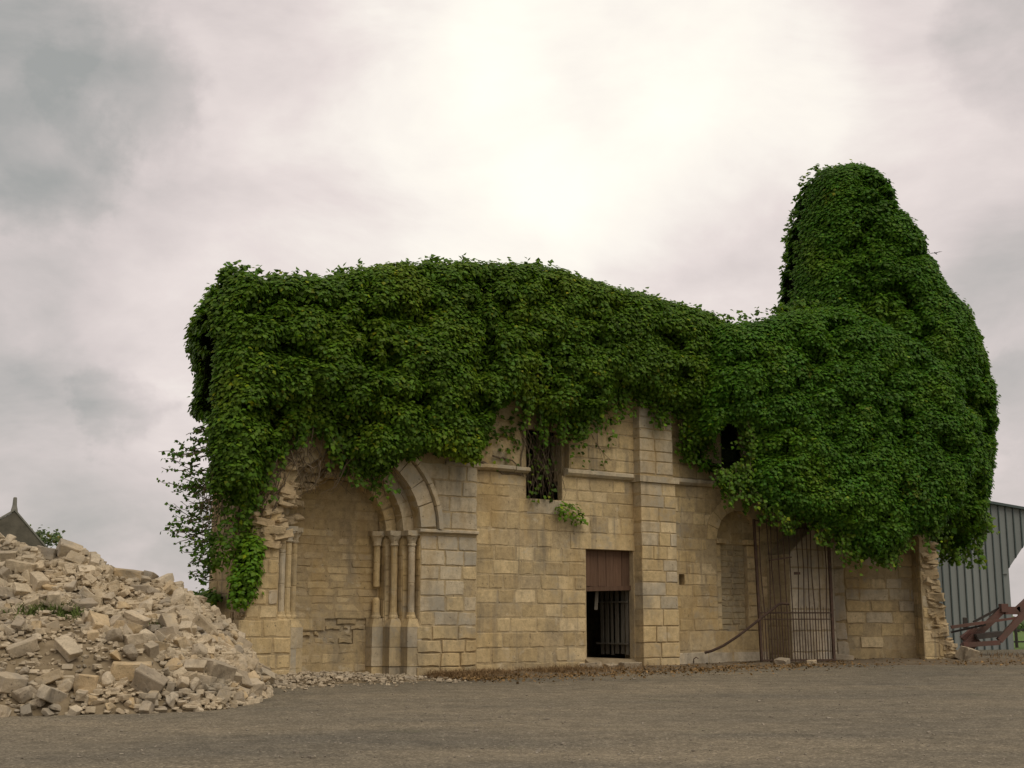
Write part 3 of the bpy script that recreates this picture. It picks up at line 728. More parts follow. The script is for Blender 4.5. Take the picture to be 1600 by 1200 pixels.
# ---- boarded overdoor, lower rail
od = MB(); od.fbox(A, dS0, dS1, Z(950, 919), dZ1, -.20, -.165)
oz0 = Z(950, 918, -.13)
door = od.build('overdoor_panel', M['redwood'], chapel)
nb = 6
for i in range(nb):
    a, b = dS0 + (dS1 - dS0) * i / nb, dS0 + (dS1 - dS0) * (i + 1) / nb
    m = MB(); m.fbox(A, a + .004, b - .004, oz0 + random.uniform(0, .03), dZ1 + .02, -.163, -.135 + random.uniform(-.006, .006)); m.build('board', M['redwood'], door)
m = MB(); m.hexa([A.w(dS0, oz0 - .09, -.10), A.w(dS1, oz0 - .05, -.10), A.w(dS1, oz0 - .05, -.2), A.w(dS0, oz0 - .09, -.2), A.w(dS0, oz0 + .0, -.10), A.w(dS1, oz0 + .05, -.10), A.w(dS1, oz0 + .05, -.2), A.w(dS0, oz0 + .0, -.2)])
m.build('rail', M['redwood'], door)
m = MB(); a = A.w(S(933, 925, -.3), Z(933, 922, -.3), -.3); m.bar(a, a - Vector((.03, 0, .42)), .07, .02); m.build('loose_slat', M['greywood'], door)
# threshold: earth ramp and steps
m = MB(); m.prism(A, [(dS0 - .05, GB), (dS1 + .1, GB), (dS1 + .1, .66), (dS0 - .05, .72)], -1.2, -.02)
m.hexa([A.w(dS0 - .05, GB, .35), A.w(dS1 + .12, GB, .35), A.w(dS1 + .12, GB, -.02), A.w(dS0 - .05, GB, -.02), A.w(dS0 - .05, .50, .33), A.w(dS1 + .12, .50, .33), A.w(dS1 + .12, .655, -.02), A.w(dS0 - .05, .70, -.02)])
m.build('threshold', M['dirt'], chapel)

# ---- slatted gate standing open inside the doorway (thing of its own)
g0 = A.w(dS1 + .05, .70, -.22)
sg = thing('slatted_gate', 'grey wooden slatted gate swung open inside the dark doorway', 'gate', g0)
gd = Vector((-A.n[0], -A.n[1], 0)) * .98 + Vector((-A.d[0], -A.d[1], 0)) * .08
for i in range(6):
    p = g0 + gd * (.04 + .17 * i + random.uniform(-.03, .03)); m = MB(); m.bar(p + Vector((0, 0, .03 + random.uniform(0, .04))), p + Vector((0, 0, 1.5 + random.uniform(-.06, .06))) + gd * random.uniform(-.05, .05), random.uniform(.06, .11), .025, Vector((gd.x, gd.y, 0)).cross(Vector((0, 0, 1))))
    m.build('slat', M['greywood'], sg)
for z in (.28, 1.18):
    m = MB(); m.bar(g0 + gd * 0 + Vector((-.035, -.02, z)), g0 + gd * .98 + Vector((-.035, -.02, z)), .10, .03, Vector((0, 0, 1))); m.build('cross_rail', M['greywood'], sg)

# ================================================================== wall right of the gate
rw = thing('ruined_wall', 'ruined stone wall with broken right end standing between iron gate and metal barn', 'wall', B.w(0, .52, 0))
r0, r1 = B.S(1304, 950), B.S(1441, 950); pO = .55
p1, p2 = B.S(1441, 950, pO), B.S(1470, 950, pO)
def redge(z):                      # ragged right end of the pier
    u = np.interp(z, [.3, .75, .9, 1.2, 1.7, 2.1, 2.6, 3.0, 3.5], [1494, 1490, 1484, 1476, 1470, 1466, 1463, 1462, 1466]); return B.S(u, 950, pO)
mb = MB(); mb.fbox(B, r0, r1 + .3, GB, 4.8, -.6, -.004)
wl = mb.build('wall_face', M['mortar'], rw)
ashlar(wl, B, r0 + .27, r1, .82, 4.2, 0, M['ashlar'], ch=(.27, .34), bw=(.3, .75), mts=M['ashlar_grey'], miss=.08, pro=(.0, .03), wear=.025)
ashlar(wl, B, r0 + .27, r1, GB + .05, .82, .01, M['infill'], ch=(.4, .5), bw=(.6, 1.1), wear=.03, tilt=.04)
for a, b, c in ((GB + .05, 1.0, .12), (1.0, 1.45, .04), (1.45, 2.1, .05), (2.1, 2.75, .035), (2.75, 3.4, .03)):
    block(B, [(r0 - .02, a + .01), (r0 + .26 + c * .6, a + .01), (r0 + .24 + c * .3, b - .01), (r0 - .02, b - .01)], 0, c, M['white_stone'], wl, 'quoin', .035, .3, .02)
zs = [GB] + [.8, 1.2, 1.7, 2.1, 2.6, 3.0, 3.5]
mb = MB(); mb.prism(B, [(p1, GB)] + [(redge(z) - .10, z) for z in zs] + [(p1, 3.5)], -.4, pO - .004)
pier = mb.build('pier', M['mortar'], rw)
ashlar(pier, B, p1, p2, GB + .05, 3.48, pO, M['ashlar'], ch=(.26, .36), bw=(.26, .42), mts=M['ashlar_grey'], right=lambda z: redge(z) - (.22 if z > 1.2 else .10) + random.uniform(-.12, .1))
PF = Frame(*B.w(p1, 0, 0).xy, 3.0 - 90)
ashlar(pier, PF, 0, pO - .03, GB + .05, 3.48, 0, M['ashlar'], bw=(.25, .45), mts=M['greyinfill'])
for i in range(170):
    z = random.uniform(.4, 3.4); o = random.uniform(-.35, pO - .06); s = redge(z) - random.uniform(.02, .18)
    if i % 2: o = pO - random.uniform(.04, .10)
    rock(pier, B.w(s, z, o), random.uniform(.2, .40), 'broken_stone', core_meshes, (random.uniform(-.3, .3), random.uniform(-.3, .3), random.uniform(-.5, .5)), (1.1, .9, .6))
fb = rock(None, at(1512, 1023, 30.9), .42, 'fallen_stone', blocky, (.3, .2, .4)); tag(fb, 'single fallen angular block at the foot of the broken pier', 'stone')

# ================================================================== iron gate and bent bar
GY = 29.55
gl, gr_ = at(1190, 1028, GY), at(1303, 1028, GY + .35); gl.z = gr_.z = gz(0, 29.6) + .07
gate = thing('iron_gate', 'tall rusty wrought iron gate of thin upright bars leaning before the sloping buttress', 'gate', (gl + gr_) / 2)
gx = (gr_ - gl); gh = at(1190, 812, GY).z - gl.z; lean = Vector((.02, .10, 0))
def gp(f, z): return gl + gx * f + Vector((0, 0, z)) + lean * (z / gh) + (Vector((-.07 * z / gh, 0, 0)) * (1 - f))
nbar = 13
for i in range(nbar + 1):
    f = i / nbar
    if i == 0: w, top = .075, gh + .02
    elif i == nbar: w, top = .085, gh * .985
    else: w, top = .025, gh + random.choice([.05, .16, .1, .14, -.25 if i > 9 else .12])
    bend = random.uniform(-.05, .05) if 0 < i < nbar else 0
    m = MB(); m.tube([gp(f, 0), gp(f, gh * .33), gp(f, gh * .66) + Vector((bend, 0, 0)), gp(f, top) + Vector((bend * .3, 0, 0))], w / 2, 6 if w < .05 else 4); m.build('bar' if 0 < i < nbar else 'stile', M['iron'], gate)
    if i < nbar:
        f2 = (i + .5) / nbar; m = MB(); m.tube([gp(f2, .02), gp(f2, gh * .33 + random.uniform(.12, .18))], .010, 5, .006); m.build('short_bar', M['iron'], gate)
for z, w in ((.03, .05), (gh * .295, .035), (gh * .34, .045), (gh - .015, .035)):
    m = MB(); m.bar(gp(0, z) + Vector((0, -.012, 0)), gp(1 if z < gh * .9 else .88, z) + Vector((0, -.012, 0)), w, w * .7); m.build('rail', M['iron'], gate)
m = MB(); m.bar(gp(.17, gh * .71) + Vector((0, -.05, 0)), gp(.47, gh * .735) + Vector((0, -.05, 0)), .07, .03); m.build('latch', M['iron'], gate)
m = MB(); m.box(gp(.54, gh * .62) + Vector((0, -.05, 0)), (.14, .05, .06)); m.build('lock', M['iron'], gate)
bb = MB(); pts = []
for u, v, Y in ((1101, 1020, 29.1), (1112, 1017, 29.1), (1130, 1009, 29.12), (1150, 996, 29.15), (1175, 977, 29.25), (1200, 957, 29.35), (1217, 944, 29.42), (1222, 943, 29.44), (1233, 944, 29.46)): pts.append(at(u, v, Y))
bb.tube(pts, .030, 7); bb = bb.build('iron_bar', M['iron'], None, center=True); tag(bb, 'long bent rusty iron bar propped against the gate from the plinth', 'iron bar')
hk = MB(); a = A.w(S(1084, 1038, .13), .54, .13); hk.tube([a, a + Vector((0, -.03, .10)), a + Vector((.05, -.05, .14)), a + Vector((.10, -.05, .11))], .012, 5)
hk = hk.build('iron_hook', M['iron'], None, center=True); tag(hk, 'small bent iron hook sticking out at the foot of the plinth', 'hook')
k = 0
for (u, v, Y, sz, lab) in ((926, 1042, 27.1, .36, 'squarish loose stone left of the doorway step'), (985, 1038, 27.55, .42, 'flat loose stone right of the doorway step'), (955, 1044, 27.2, .34, 'low flat stone in the middle of the doorway step'),
                           (1222, 1026, 29.4, .40, 'rough stone under the left half of the iron gate'), (1318, 1032, 30.9, .38, 'flat stone at the foot of the pale quoin by the gate'), (1268, 1029, 29.45, .25, 'small stone under the right half of the iron gate')):
    p = at(u, v, Y); p.z = gz(0, Y) + sz * .16; o = rock(None, p, sz, 'loose_stone', blocky, (random.uniform(-.15, .15), random.uniform(-.15, .15), random.uniform(0, 3)), (1.15, .9, .75)); tag(o, lab, 'stone')

# ================================================================== ivy
LEAF = np.array([(0, 0, 0), (-.52, .30, -.12), (0, 1.0, -.16), (.52, .30, -.12), (0, .38, .08)], float)
LTRI = np.array([(0, 4, 1), (1, 4, 2), (2, 4, 3), (3, 4, 0)])
def leaf_mesh(name, P, Nn, T, size, tint, material, parent, kind='stuff', tmpl=LEAF, tris=LTRI):
    """P positions, Nn facing, T tip direction, all (n,3) world arrays -> one mesh of separate leaves"""
    n = len(P); Nn = Nn / np.linalg.norm(Nn, axis=1, keepdims=True)
    T = T - Nn * np.sum(T * Nn, axis=1, keepdims=True); T /= (np.linalg.norm(T, axis=1, keepdims=True) + 1e-9); Xd = np.cross(T, Nn)
    base = np.array(wpos(parent)) if parent else np.zeros(3)
    V = (P - base)[:, None, :] + size[:, None, None] * (tmpl[None, :, 0:1] * Xd[:, None] + tmpl[None, :, 1:2] * T[:, None] + tmpl[None, :, 2:3] * Nn[:, None])
    k = len(tmpl); V = V.reshape(-1, 3); Fc = (tris[None] + (np.arange(n) * k)[:, None, None]).reshape(-1, 3)
    me = bpy.data.meshes.new(name); me.vertices.add(len(V)); me.vertices.foreach_set('co', V.ravel().astype(np.float32))
    me.loops.add(Fc.size); me.loops.foreach_set('vertex_index', Fc.ravel().astype(np.int32))
    me.polygons.add(len(Fc)); me.polygons.foreach_set('loop_start', np.arange(0, Fc.size, 3, dtype=np.int32)); me.update(calc_edges=True)
    a = me.attributes.new('tint', 'FLOAT_COLOR', 'POINT')
    tc = np.concatenate([np.repeat(tint, k, axis=0), np.ones((n * k, 1))], axis=1); a.data.foreach_set('color', tc.ravel().astype(np.float32))
    me.materials.append(material); o = bpy.data.objects.new(name, me); C.objects.link(o)
    if parent: o.parent = parent
    if kind: o['kind'] = kind
    return o
def tints(n, warm=0.0, spread=.28, yellow=.03):
    b = 1 + rng.normal(0, spread, n).clip(-.5, .8); t = np.stack([b * (1 + warm + rng.normal(0, .10, n)), b, b * (1 + rng.normal(0, .2, n)).clip(.3, 2)], 1)
    y = rng.random(n) < yellow; t[y] = t[y] * np.array([2.3, 1.55, 1.2]); return t.clip(.2, 4)
def inside(px, pz, poly):
    res = np.zeros(px.shape, bool); n = len(poly); j = n - 1
    for i in range(n):
        xi, zi = poly[i]; xj, zj = poly[j]
        c = ((zi > pz) != (zj > pz)) & (px < (xj - xi) * (pz - zi) / (zj - zi + 1e-12) + xi); res ^= c; j = i
    return res
def dist_edges(px, pz, poly):
    d = np.full(px.shape, 1e9); n = len(poly)
    for i in range(n):
        a = np.array(poly[i]); b = np.array(poly[(i + 1) % n]); e = b - a; L = e @ e + 1e-12
        t = (((px - a[0]) * e[0] + (pz - a[1]) * e[1]) / L).clip(0, 1)
        d = np.minimum(d, np.hypot(px - a[0] - t * e[0], pz - a[1] - t * e[1]))
    return d
def pillow(fr, poly, o0, sign, Tm, Rr, mound=.26, msize=(.10, .32), mden=16.0, res=.07, density=430, leaf=(.05, .105), warm=0., yellow=.03, seed=0, big=.25, keep=None, inset=.10):
    """ivy mass inflated from an outline lying on a wall plane. returns (core MB, leaf arrays)"""
    r = np.random.default_rng(seed); poly = [tuple(p) for p in poly]
    s0, s1 = min(p[0] for p in poly), max(p[0] for p in poly); z0, z1 = min(p[1] for p in poly), max(p[1] for p in poly)
    ns, nz = int((s1 - s0) / res) + 2, int((z1 - z0) / res) + 2
    gs = s0 + np.arange(ns) * res; gzz = z0 + np.arange(nz) * res; SX, ZZ = np.meshgrid(gs, gzz, indexing='ij')
    ins = inside(SX, ZZ, poly); D = dist_edges(SX, ZZ, poly) * ins - inset; ins = D > 0; D = D.clip(0, None)
    q = (D / Rr).clip(0, 1); T0 = Tm * np.sqrt(1 - (1 - q) ** 2)
    big_n = np.array([[noise.fractal((x * .55 + seed, z * .6, seed * 1.7), 1.0, 2.0, 3) for z in gzz] for x in gs]); T0 = T0 * (1 + big * big_n)
    Mh = np.zeros_like(T0)
    nm = int(mden * (s1 - s0) * (z1 - z0))
    for _ in range(nm):
        cs, cz = r.uniform(s0, s1), r.uniform(z0, z1); R = r.uniform(*msize); Rz = R * r.uniform(.6, .9)
        i0, i1 = int((cs - R - s0) / res), int((cs + R - s0) / res) + 2; j0, j1 = int((cz - Rz - z0) / res), int((cz + Rz - z0) / res) + 2
        i0, j0 = max(i0, 0), max(j0, 0)
        a = (SX[i0:i1, j0:j1] - cs) / R; b = (ZZ[i0:i1, j0:j1] - cz) / Rz; rr = a * a + b * b
        h = np.sqrt((1 - rr).clip(0, 1)) * (1.0 - .45 * b) * mound * (R / msize[1]) ** .7
        Mh[i0:i1, j0:j1] = np.maximum(Mh[i0:i1, j0:j1], h)
    pk = np.array([[noise.fractal((x * 1.15 + seed * 2.3, z * 1.5 + 40, seed * .7), 1.0, 2.0, 3) for z in gzz] for x in gs])
    pocket = ((-pk - .18) / .22).clip(0, 1) * (D > .3); T0 = T0 - .30 * pocket * min(1, Tm / .6)
    fade = (D / .25).clip(0, 1); T = T0 + Mh * (.35 + .65 * fade)
    # core
    mb = MB(); idx = -np.ones(T.shape, int)
    Tc = T0 * .86 + Mh * .45 - .05
    dv, nv = np.array(fr.d), np.array(fr.n)
    for i in range(0, ns):
        for j in range(0, nz):
            if ins[i, j]:
                idx[i, j] = len(mb.v); mb.v.append(tuple(fr.w(gs[i], gzz[j], o0 + sign * Tc[i, j])))
    for i in range(ns - 1):
        for j in range(nz - 1):
            a = (idx[i, j], idx[i + 1, j], idx[i + 1, j + 1], idx[i, j + 1])
            if min(a) >= 0: mb.f.append(a if sign > 0 else a[::-1])
    gsn, gzn = np.gradient(T, res); wgt = np.sqrt(1 + gsn ** 2 + gzn ** 2).clip(1, 4) * ins
    wgt = wgt * (.45 + Mh / (mound * .7)).clip(0, 1.25) * (1 - .55 * pocket)
    area = wgt.sum() * res * res; n = int(area * density)
    pick = r.choice(wgt.size, n, p=(wgt / wgt.sum()).ravel()); I, J = np.unravel_index(pick, wgt.shape)
    fs, fz = r.random(n) - .5, r.random(n) - .5
    s, z = gs[I] + fs * res, gzz[J] + fz * res
    o = T[I, J] + gsn[I, J].clip(-3, 3) * fs * res + gzn[I, J].clip(-3, 3) * fz * res
    nl = np.stack([-gsn[I, J].clip(-3, 3), -gzn[I, J].clip(-3, 3), np.ones(n)], 1); nl /= np.linalg.norm(nl, axis=1, keepdims=True)
    push = r.normal(.0, .045, n); s += nl[:, 0] * push; z += nl[:, 1] * push; o = o + nl[:, 2] * push
    def W3(a, b, c): return np.stack([dv[0] * a + nv[0] * c * sign, dv[1] * a + nv[1] * c * sign, b], 1)
    P = W3(s, z, o) + np.array([fr.o[0] + nv[0] * o0, fr.o[1] + nv[1] * o0, 0])
    Nw = W3(nl[:, 0], nl[:, 1], nl[:, 2]) * .75 + np.array([0, 0, .66]) + r.normal(0, .27, (n, 3))
    Tw = np.array([0, 0, -1.0]) + W3(nl[:, 0] * .4, nl[:, 1] * 0, nl[:, 2] * .45) + r.normal(0, .55, (n, 3))
    sz = r.uniform(leaf[0], leaf[1], n)
    ti = tints(n, warm, .19, yellow * .6)
    cl = np.array([noise.noise((P[i, 0] * 1.1 + 9, P[i, 1] * 1.1, P[i, 2] * 1.1)) for i in range(0, n)]); ti *= (1 + .30 * cl)[:, None]; ti[:, 0] *= 1 + .35 * cl.clip(0, 1)
    br = np.array([noise.noise((P[i, 0] * .9 + 31, P[i, 1] * .9, P[i, 2] * 1.2)) for i in range(n)]); dead = (r.random(n) < ((br - .46) * 1.6).clip(0, .35)); ti[dead] = ti[dead] * np.array([1.55, .95, 1.05])
    return mb, (P, Nw, Tw, sz, ti)
def cat(*a): return tuple(np.concatenate(x) for x in zip(*a))
def sprigs(tops, n, seed, h=(.12, .4)):
    """short upright shoots along a list of world points"""
    r = np.random.default_rng(seed); P, N_, T_, S_ = [], [], [], []
    tops = [np.array(t) for t in tops]
    for _ in range(n):
        i = r.integers(0, len(tops) - 1); f = r.random(); b = tops[i] * (1 - f) + tops[i + 1] * f; L = r.uniform(*h)
        d = np.array([r.normal(0, .35), r.normal(0, .35), 1.0])
        for k in range(int(5 + L * 22)):
            t = r.random(); P.append(b + d * L * t + r.normal(0, .035, 3) - np.array([0, 0, .08])); N_.append(np.array([r.normal(0, .6), -.6 + r.normal(0, .5), .7])); T_.append(r.normal(0, 1, 3) + np.array([0, 0, .2])); S_.append(r.uniform(.08, .13))
    n = len(P); return (np.array(P), np.array(N_), np.array(T_), np.array(S_), tints(n, .1, .25, .05))
def fringe(fr, lowpx, o, n, seed, L=(.12, .6), out=.45):
    """strands of leaves hanging from a lower edge (pixel list on plane o of frame fr): leaf arrays and stems"""
    r = np.random.default_rng(seed); P, N_, T_, S_ = [], [], [], []; st = MB()
    pts = [fr.px(u, v, o) for u, v in lowpx]
    for _ in range(n):
        i = r.integers(0, len(pts) - 1); f = r.random(); s_ = pts[i][0] + (pts[i + 1][0] - pts[i][0]) * f; z_ = pts[i][1] + (pts[i + 1][1] - pts[i][1]) * f
        oo = o + r.uniform(.05, out); b = np.array(fr.w(s_, z_ + .15, oo)); l = r.uniform(*L) ** 1.0 * r.uniform(.5, 1.2) + .15; d = np.array([r.normal(0, .28), r.normal(0, .2), -1.0]); q = [b]
        for k in range(5): q.append(q[-1] + (d + r.normal(0, .22, 3)) * l / 5)
        st.tube(q, .006, 4, .003, cap=False)
        for k in range(int(6 + l * 34)):
            t = r.random() ** 1.25 * 4.99; j = int(t); P.append(q[j] + (q[j + 1] - q[j]) * (t - j) + r.normal(0, .05, 3)); N_.append(np.array([fr.n[0], fr.n[1], .6]) + r.normal(0, .4, 3)); T_.append(np.array([0, 0, -1]) + r.normal(0, .6, 3)); S_.append(r.uniform(.06, .12))
    n = len(P); return (np.array(P), np.array(N_), np.array(T_), np.array(S_), tints(n, .12, .28, .05)), st
def wander(start, goal, n, jit, grav=0.):
    pts = []; s, g = Vector(start), Vector(goal); off = Vector((0, 0, 0))
    for i in range(n + 1):
        f = i / n
        if 0 < i < n: off += Vector((random.gauss(0, jit), random.gauss(0, jit * .4), random.gauss(0, jit)))
        pts.append(s.lerp(g, f) + off * math.sin(math.pi * min(f * 1.0 + .0, 1)) - Vector((0, 0, grav * math.sin(math.pi * f))))
    return pts

# --- ivy over the nave
N0 = .08
top_px = [(312, 492), (322, 470), (336, 452), (345, 436), (352, 424), (372, 424), (400, 433), (440, 429), (515, 431), (545, 417), (600, 411), (700, 407), (800, 411), (860, 419), (900, 433), (950, 447), (1000, 460), (1040, 472), (1085, 486), (1110, 502), (1128, 530)]
low_px = [(1140, 600), (1120, 660), (1100, 690), (1084, 700), (1066, 712), (1056, 690), (1052, 650), (1010, 640), (975, 622), (940, 632), (915, 658), (893, 668), (870, 655), (845, 668), (822, 640), (795, 630), (770, 645), (752, 680), (746, 706), (725, 722), (690, 718), (660, 706), (640, 722), (612, 726), (590, 745), (560, 752), (530, 720), (505, 690), (470, 668), (446, 690), (428, 712), (405, 745), (388, 790), (362, 800), (345, 775), (325, 792), (312, 770), (316, 740), (306, 690), (316, 640), (320, 580), (322, 540)]
nave_poly = [A.px(u, v, N0) for u, v in top_px + low_px]
ivy1 = thing('ivy_plant', 'wide dense ivy mantle covering the upper nave wall above the portal', 'ivy', A.w(-4, .45, .4))
mbF, L1 = pillow(A, nave_poly, N0, 1, .60, .85, .30, (.14, .36), density=1500, warm=.12, yellow=.045, seed=3)
back_poly = [A.px(u, v, N0) for u, v in top_px] + [(A.px(1128, 530)[0], 5.2), (A.px(420, 700)[0], 5.2), (A.px(318, 640, N0)[0], 5.0), A.px(320, 560, N0)]
mbB, L2 = pillow(A, back_poly, N0, -1, 2.0, 1.6, .26, density=950, warm=.12, seed=4, leaf=(.07, .12))
mbF.build('vine_mat', M['shade_thatch'], ivy1); mbB.build('vine_mat', M['shade_thatch'], ivy1)
topw = [A.w(*A.px(u, v, N0 - .1), N0 - .1) for u, v in top_px]
Ls = sprigs(topw, 120, 5, (.05, .22))
Ls2 = sprigs([A.w(*A.px(u, v, N0), N0) for u, v in ((350, 428), (365, 420), (402, 430))], 9, 6, (.1, .3))
Lf, st = fringe(A, low_px[1:16], N0, 80, 7); st.build('stem', M['bark'], ivy1)['kind'] = 'stuff'
Lf2, st = fringe(A, low_px[24:34], N0, 50, 8, (.1, .35)); st.build('stem', M['bark'], ivy1)['kind'] = 'stuff'
leaf_mesh('foliage', *cat(L1, L2, Ls, Ls2, Lf, Lf2), M['ivy'], ivy1)
# --- ivy over the right bay and the wall right of it
Fm = Frame(*at(1110, 700, 28.6).xy, 20.0)
fm_px = [(1098, 520), (1115, 505), (1150, 504), (1195, 494), (1240, 484), (1282, 477), (1330, 490), (1372, 508), (1420, 535), (1450, 560), (1490, 600), (1510, 660), (1505, 740), (1490, 800), (1462, 826), (1438, 834), (1405, 842), (1396, 862), (1372, 874), (1345, 872), (1328, 864), (1312, 842), (1290, 836), (1262, 818), (1225, 808), (1196, 800), (1170, 784), (1156, 768), (1140, 757), (1124, 754), (1118, 744), (1135, 736), (1156, 738), (1164, 715), (1160, 690), (1152, 668), (1128, 664), (1112, 686), (1092, 690), (1086, 640), (1090, 580)]
ivy2 = thing('ivy_plant', 'broad bulging ivy mass hanging over the right bay and iron gate', 'ivy', Fm.w(3, .5, .3))
fm_poly = [Fm.px(u, v) for u, v in fm_px]
mbF, L1 = pillow(Fm, fm_poly, 0, 1, .58, .9, .30, (.14, .36), density=1450, warm=-.10, yellow=.012, seed=12)
fb_poly = [Fm.px(u, v) for u, v in fm_px[:11]] + [(Fm.px(1490, 600)[0], 3.6), (Fm.px(1098, 700)[0], 4.9)]
mbB, L2 = pillow(Fm, fb_poly, 0, -1, 1.5, 1.2, .2, density=110, warm=-.1, seed=13, leaf=(.13, .19))
mbF.build('vine_mat', M['shade_thatch'], ivy2); mbB.build('vine_mat', M['shade_thatch'], ivy2)
Ls = sprigs([Fm.w(*Fm.px(u, v), 0) for u, v in fm_px[1:6]], 26, 15)
Lf, st = fringe(Fm, fm_px[13:36], 0, 130, 17, (.1, .45)); st.build('stem', M['bark'], ivy2)['kind'] = 'stuff'
leaf_mesh('foliage', *cat(L1, L2, Ls, Lf), M['ivy'], ivy2)
# --- ivy over the tower
Tf = Frame(at(1380, 600, 33.4).x, 33.4, 6.0)
tw_px = [(1195, 520), (1212, 492), (1219, 465), (1221, 430), (1228, 395), (1229, 360), (1238, 335), (1244, 300), (1254, 276), (1272, 264), (1300, 260), (1330, 257), (1352, 264), (1368, 282), (1384, 300), (1396, 325), (1414, 350), (1432, 376), (1444, 404), (1462, 436), (1480, 465), (1506, 486), (1514, 522), (1529, 545), (1532, 575), (1545, 612), (1549, 660), (1546, 720), (1538, 780), (1530, 815), (1514, 842), (1506, 862), (1490, 874), (1474, 868), (1462, 850), (1380, 830), (1200, 780)]
ivy3 = thing('ivy_plant', 'tall tapering tower of ivy rising at the right end of the ruin', 'ivy', Tf.w(0, .55, 0))
tpoly = [Tf.px(u, v) for u, v in tw_px]
mbF, L1 = pillow(Tf, tpoly, 0, 1, 1.7, 1.9, .36, (.15, .46), density=1350, warm=-.08, yellow=.008, seed=21, big=.08, inset=.22, leaf=(.055, .115))
mbB, L2 = pillow(Tf, tpoly, 0, -1, 1.5, 1.7, .3, density=200, warm=-.08, seed=22, inset=.2, leaf=(.14, .2))
mbF.build('vine_mat', M['shade_thatch'], ivy3); mbB.build('vine_mat', M['shade_thatch'], ivy3)
Ls = sprigs([Tf.w(*Tf.px(u, v), 0) for u, v in tw_px[:30]], 90, 25, (.06, .2))
Lf, st = fringe(Tf, tw_px[29:35], .2, 36, 27, (.1, .4), .9); st.build('stem', M['bark'], ivy3)['kind'] = 'stuff'
leaf_mesh('foliage', *cat(L1, L2, Ls, Lf), M['ivy'], ivy3)
# the stone stump that carries the tower ivy
mb = MB(); q = at(1380, 900, 33.6); mb.lathe((q.x, 33.7), [(1.15, .3), (1.1, 3.0), (1.1, 6.0), (.9, 9.0), (.6, 12.0)], 10)
mb.build('tower_stump', M['mortar'], rw)

def ivy_patch(label, fr, pxpoly, o, T, Rr, seed, bright=1.0, bare=False, **kw):
    poly = [fr.px(u, v, o) for u, v in pxpoly]; c = np.mean(np.array(poly), axis=0)
    t = thing('ivy_plant', label, 'ivy', fr.w(c[0], min(p[1] for p in poly), o))
    a = dict(mound=.14, msize=(.12, .28), density=900, big=.2, res=.05, mden=30., inset=0.); a.update(kw)
    m, L = pillow(fr, poly, o, 1, T, Rr, seed=seed, **a); L[4][:] *= bright
    core = None if bare else m.build('vine_mat', M['shade_thatch'], t); leaf_mesh('foliage', *L, M['ivy'], t); return t, poly
ivy_patch('bright green ivy patch clinging to the broken left pier beside the rubble', A,
          [(372, 838), (392, 832), (398, 846), (412, 856), (400, 868), (400, 890), (392, 915), (388, 940), (372, 948), (354, 942), (352, 910), (362, 880)], -.02, .28, .3, 31, 1.5, warm=.1)
ivy_patch('small ivy tuft trailing below the nave window', A, [(864, 790), (880, 782), (893, 792), (906, 800), (910, 816), (896, 824), (884, 812), (868, 806)], .03, .14, .2, 32, 1.35, True, warm=.2, density=420)
ivy_patch('thin ivy strand hanging beside the buttress above the string course', A, [(1060, 690), (1084, 690), (1082, 712), (1074, 724), (1062, 716)], .03, .12, .15, 33, 1.1, True, warm=.1, density=420)
ivy_patch('leafy ivy spur hanging lowest over the right spring of the arch', A, [(640, 665), (700, 655), (742, 668), (748, 700), (735, 724), (708, 716), (680, 700), (655, 700)], .5, .30, .3, 34, 1.25, warm=.25, yellow=.08)
ivy_patch('loose straggling ivy over dry twigs at the left corner of the ruin', A, [(330, 770), (392, 760), (412, 775), (396, 805), (378, 850), (352, 880), (326, 892), (314, 850), (320, 800)], -.15, .35, .4, 36, 1.0, True, density=420, warm=.1)
ivy_patch('low ivy at the foot of the shaded left end wall', CF, [(313, 925), (340, 922), (352, 932), (350, 945), (316, 944)], .05, .15, .2, 35, 1.2)

# woody ivy stems over the portal, at the window, at the left corner
def stems(label, name, runs, loc):
    t = thing(name, label, 'ivy stems', loc); ltot = []
    for pts, r, r1 in runs:
        m = MB(); m.tube(pts, r, 5, r1, cap=False); m.build('stem', M['bark'], t)
    return t
runs = []
for i in range(70):
    u0 = random.uniform(425, 620); v0 = random.uniform(660, 720); u1 = u0 + random.uniform(-70, 50); v1 = random.uniform(735, 790)
    if 480 < u1 < 590: v1 = min(v1, 772)
    o = random.uniform(.12, .45); runs.append((wander(A.w(*A.px(u0, v0, o), o), A.w(*A.px(u1, v1, o * .6), o * .6), 8, .04), random.uniform(.006, .018), .004))
stems('tangle of bare brown ivy stems over the blocked arch', 'ivy_vine', runs, A.w(CS, 4.2, .2))
runs = []
for i in range(95):
    u0 = random.uniform(325, 450); v0 = random.uniform(690, 790); u1 = u0 - random.uniform(10, 70) * (u0 - 300) / 120; v1 = v0 + random.uniform(40, 120)
    o = random.uniform(.0, .45); runs.append((wander(A.w(*A.px(u0, v0, o), o), A.w(*A.px(u1, v1, o - .4), o - .4), 8, .04), random.uniform(.006, .016), .003))
stems('dry grey twigs hanging off the left corner of the ruin', 'ivy_vine', runs, A.w(-8.3, 4, .2))
runs = []
for i in range(46):
    u0 = random.uniform(815, 880); v0 = random.uniform(640, 700); u1 = random.uniform(822, 885); v1 = random.uniform(720, 795)
    o = random.uniform(.0, .14) ; runs.append((wander(A.w(*A.px(u0, v0, o), o), A.w(*A.px(u1, v1, o * .6), o * .6), 7, .05), random.uniform(.004, .010), .003))
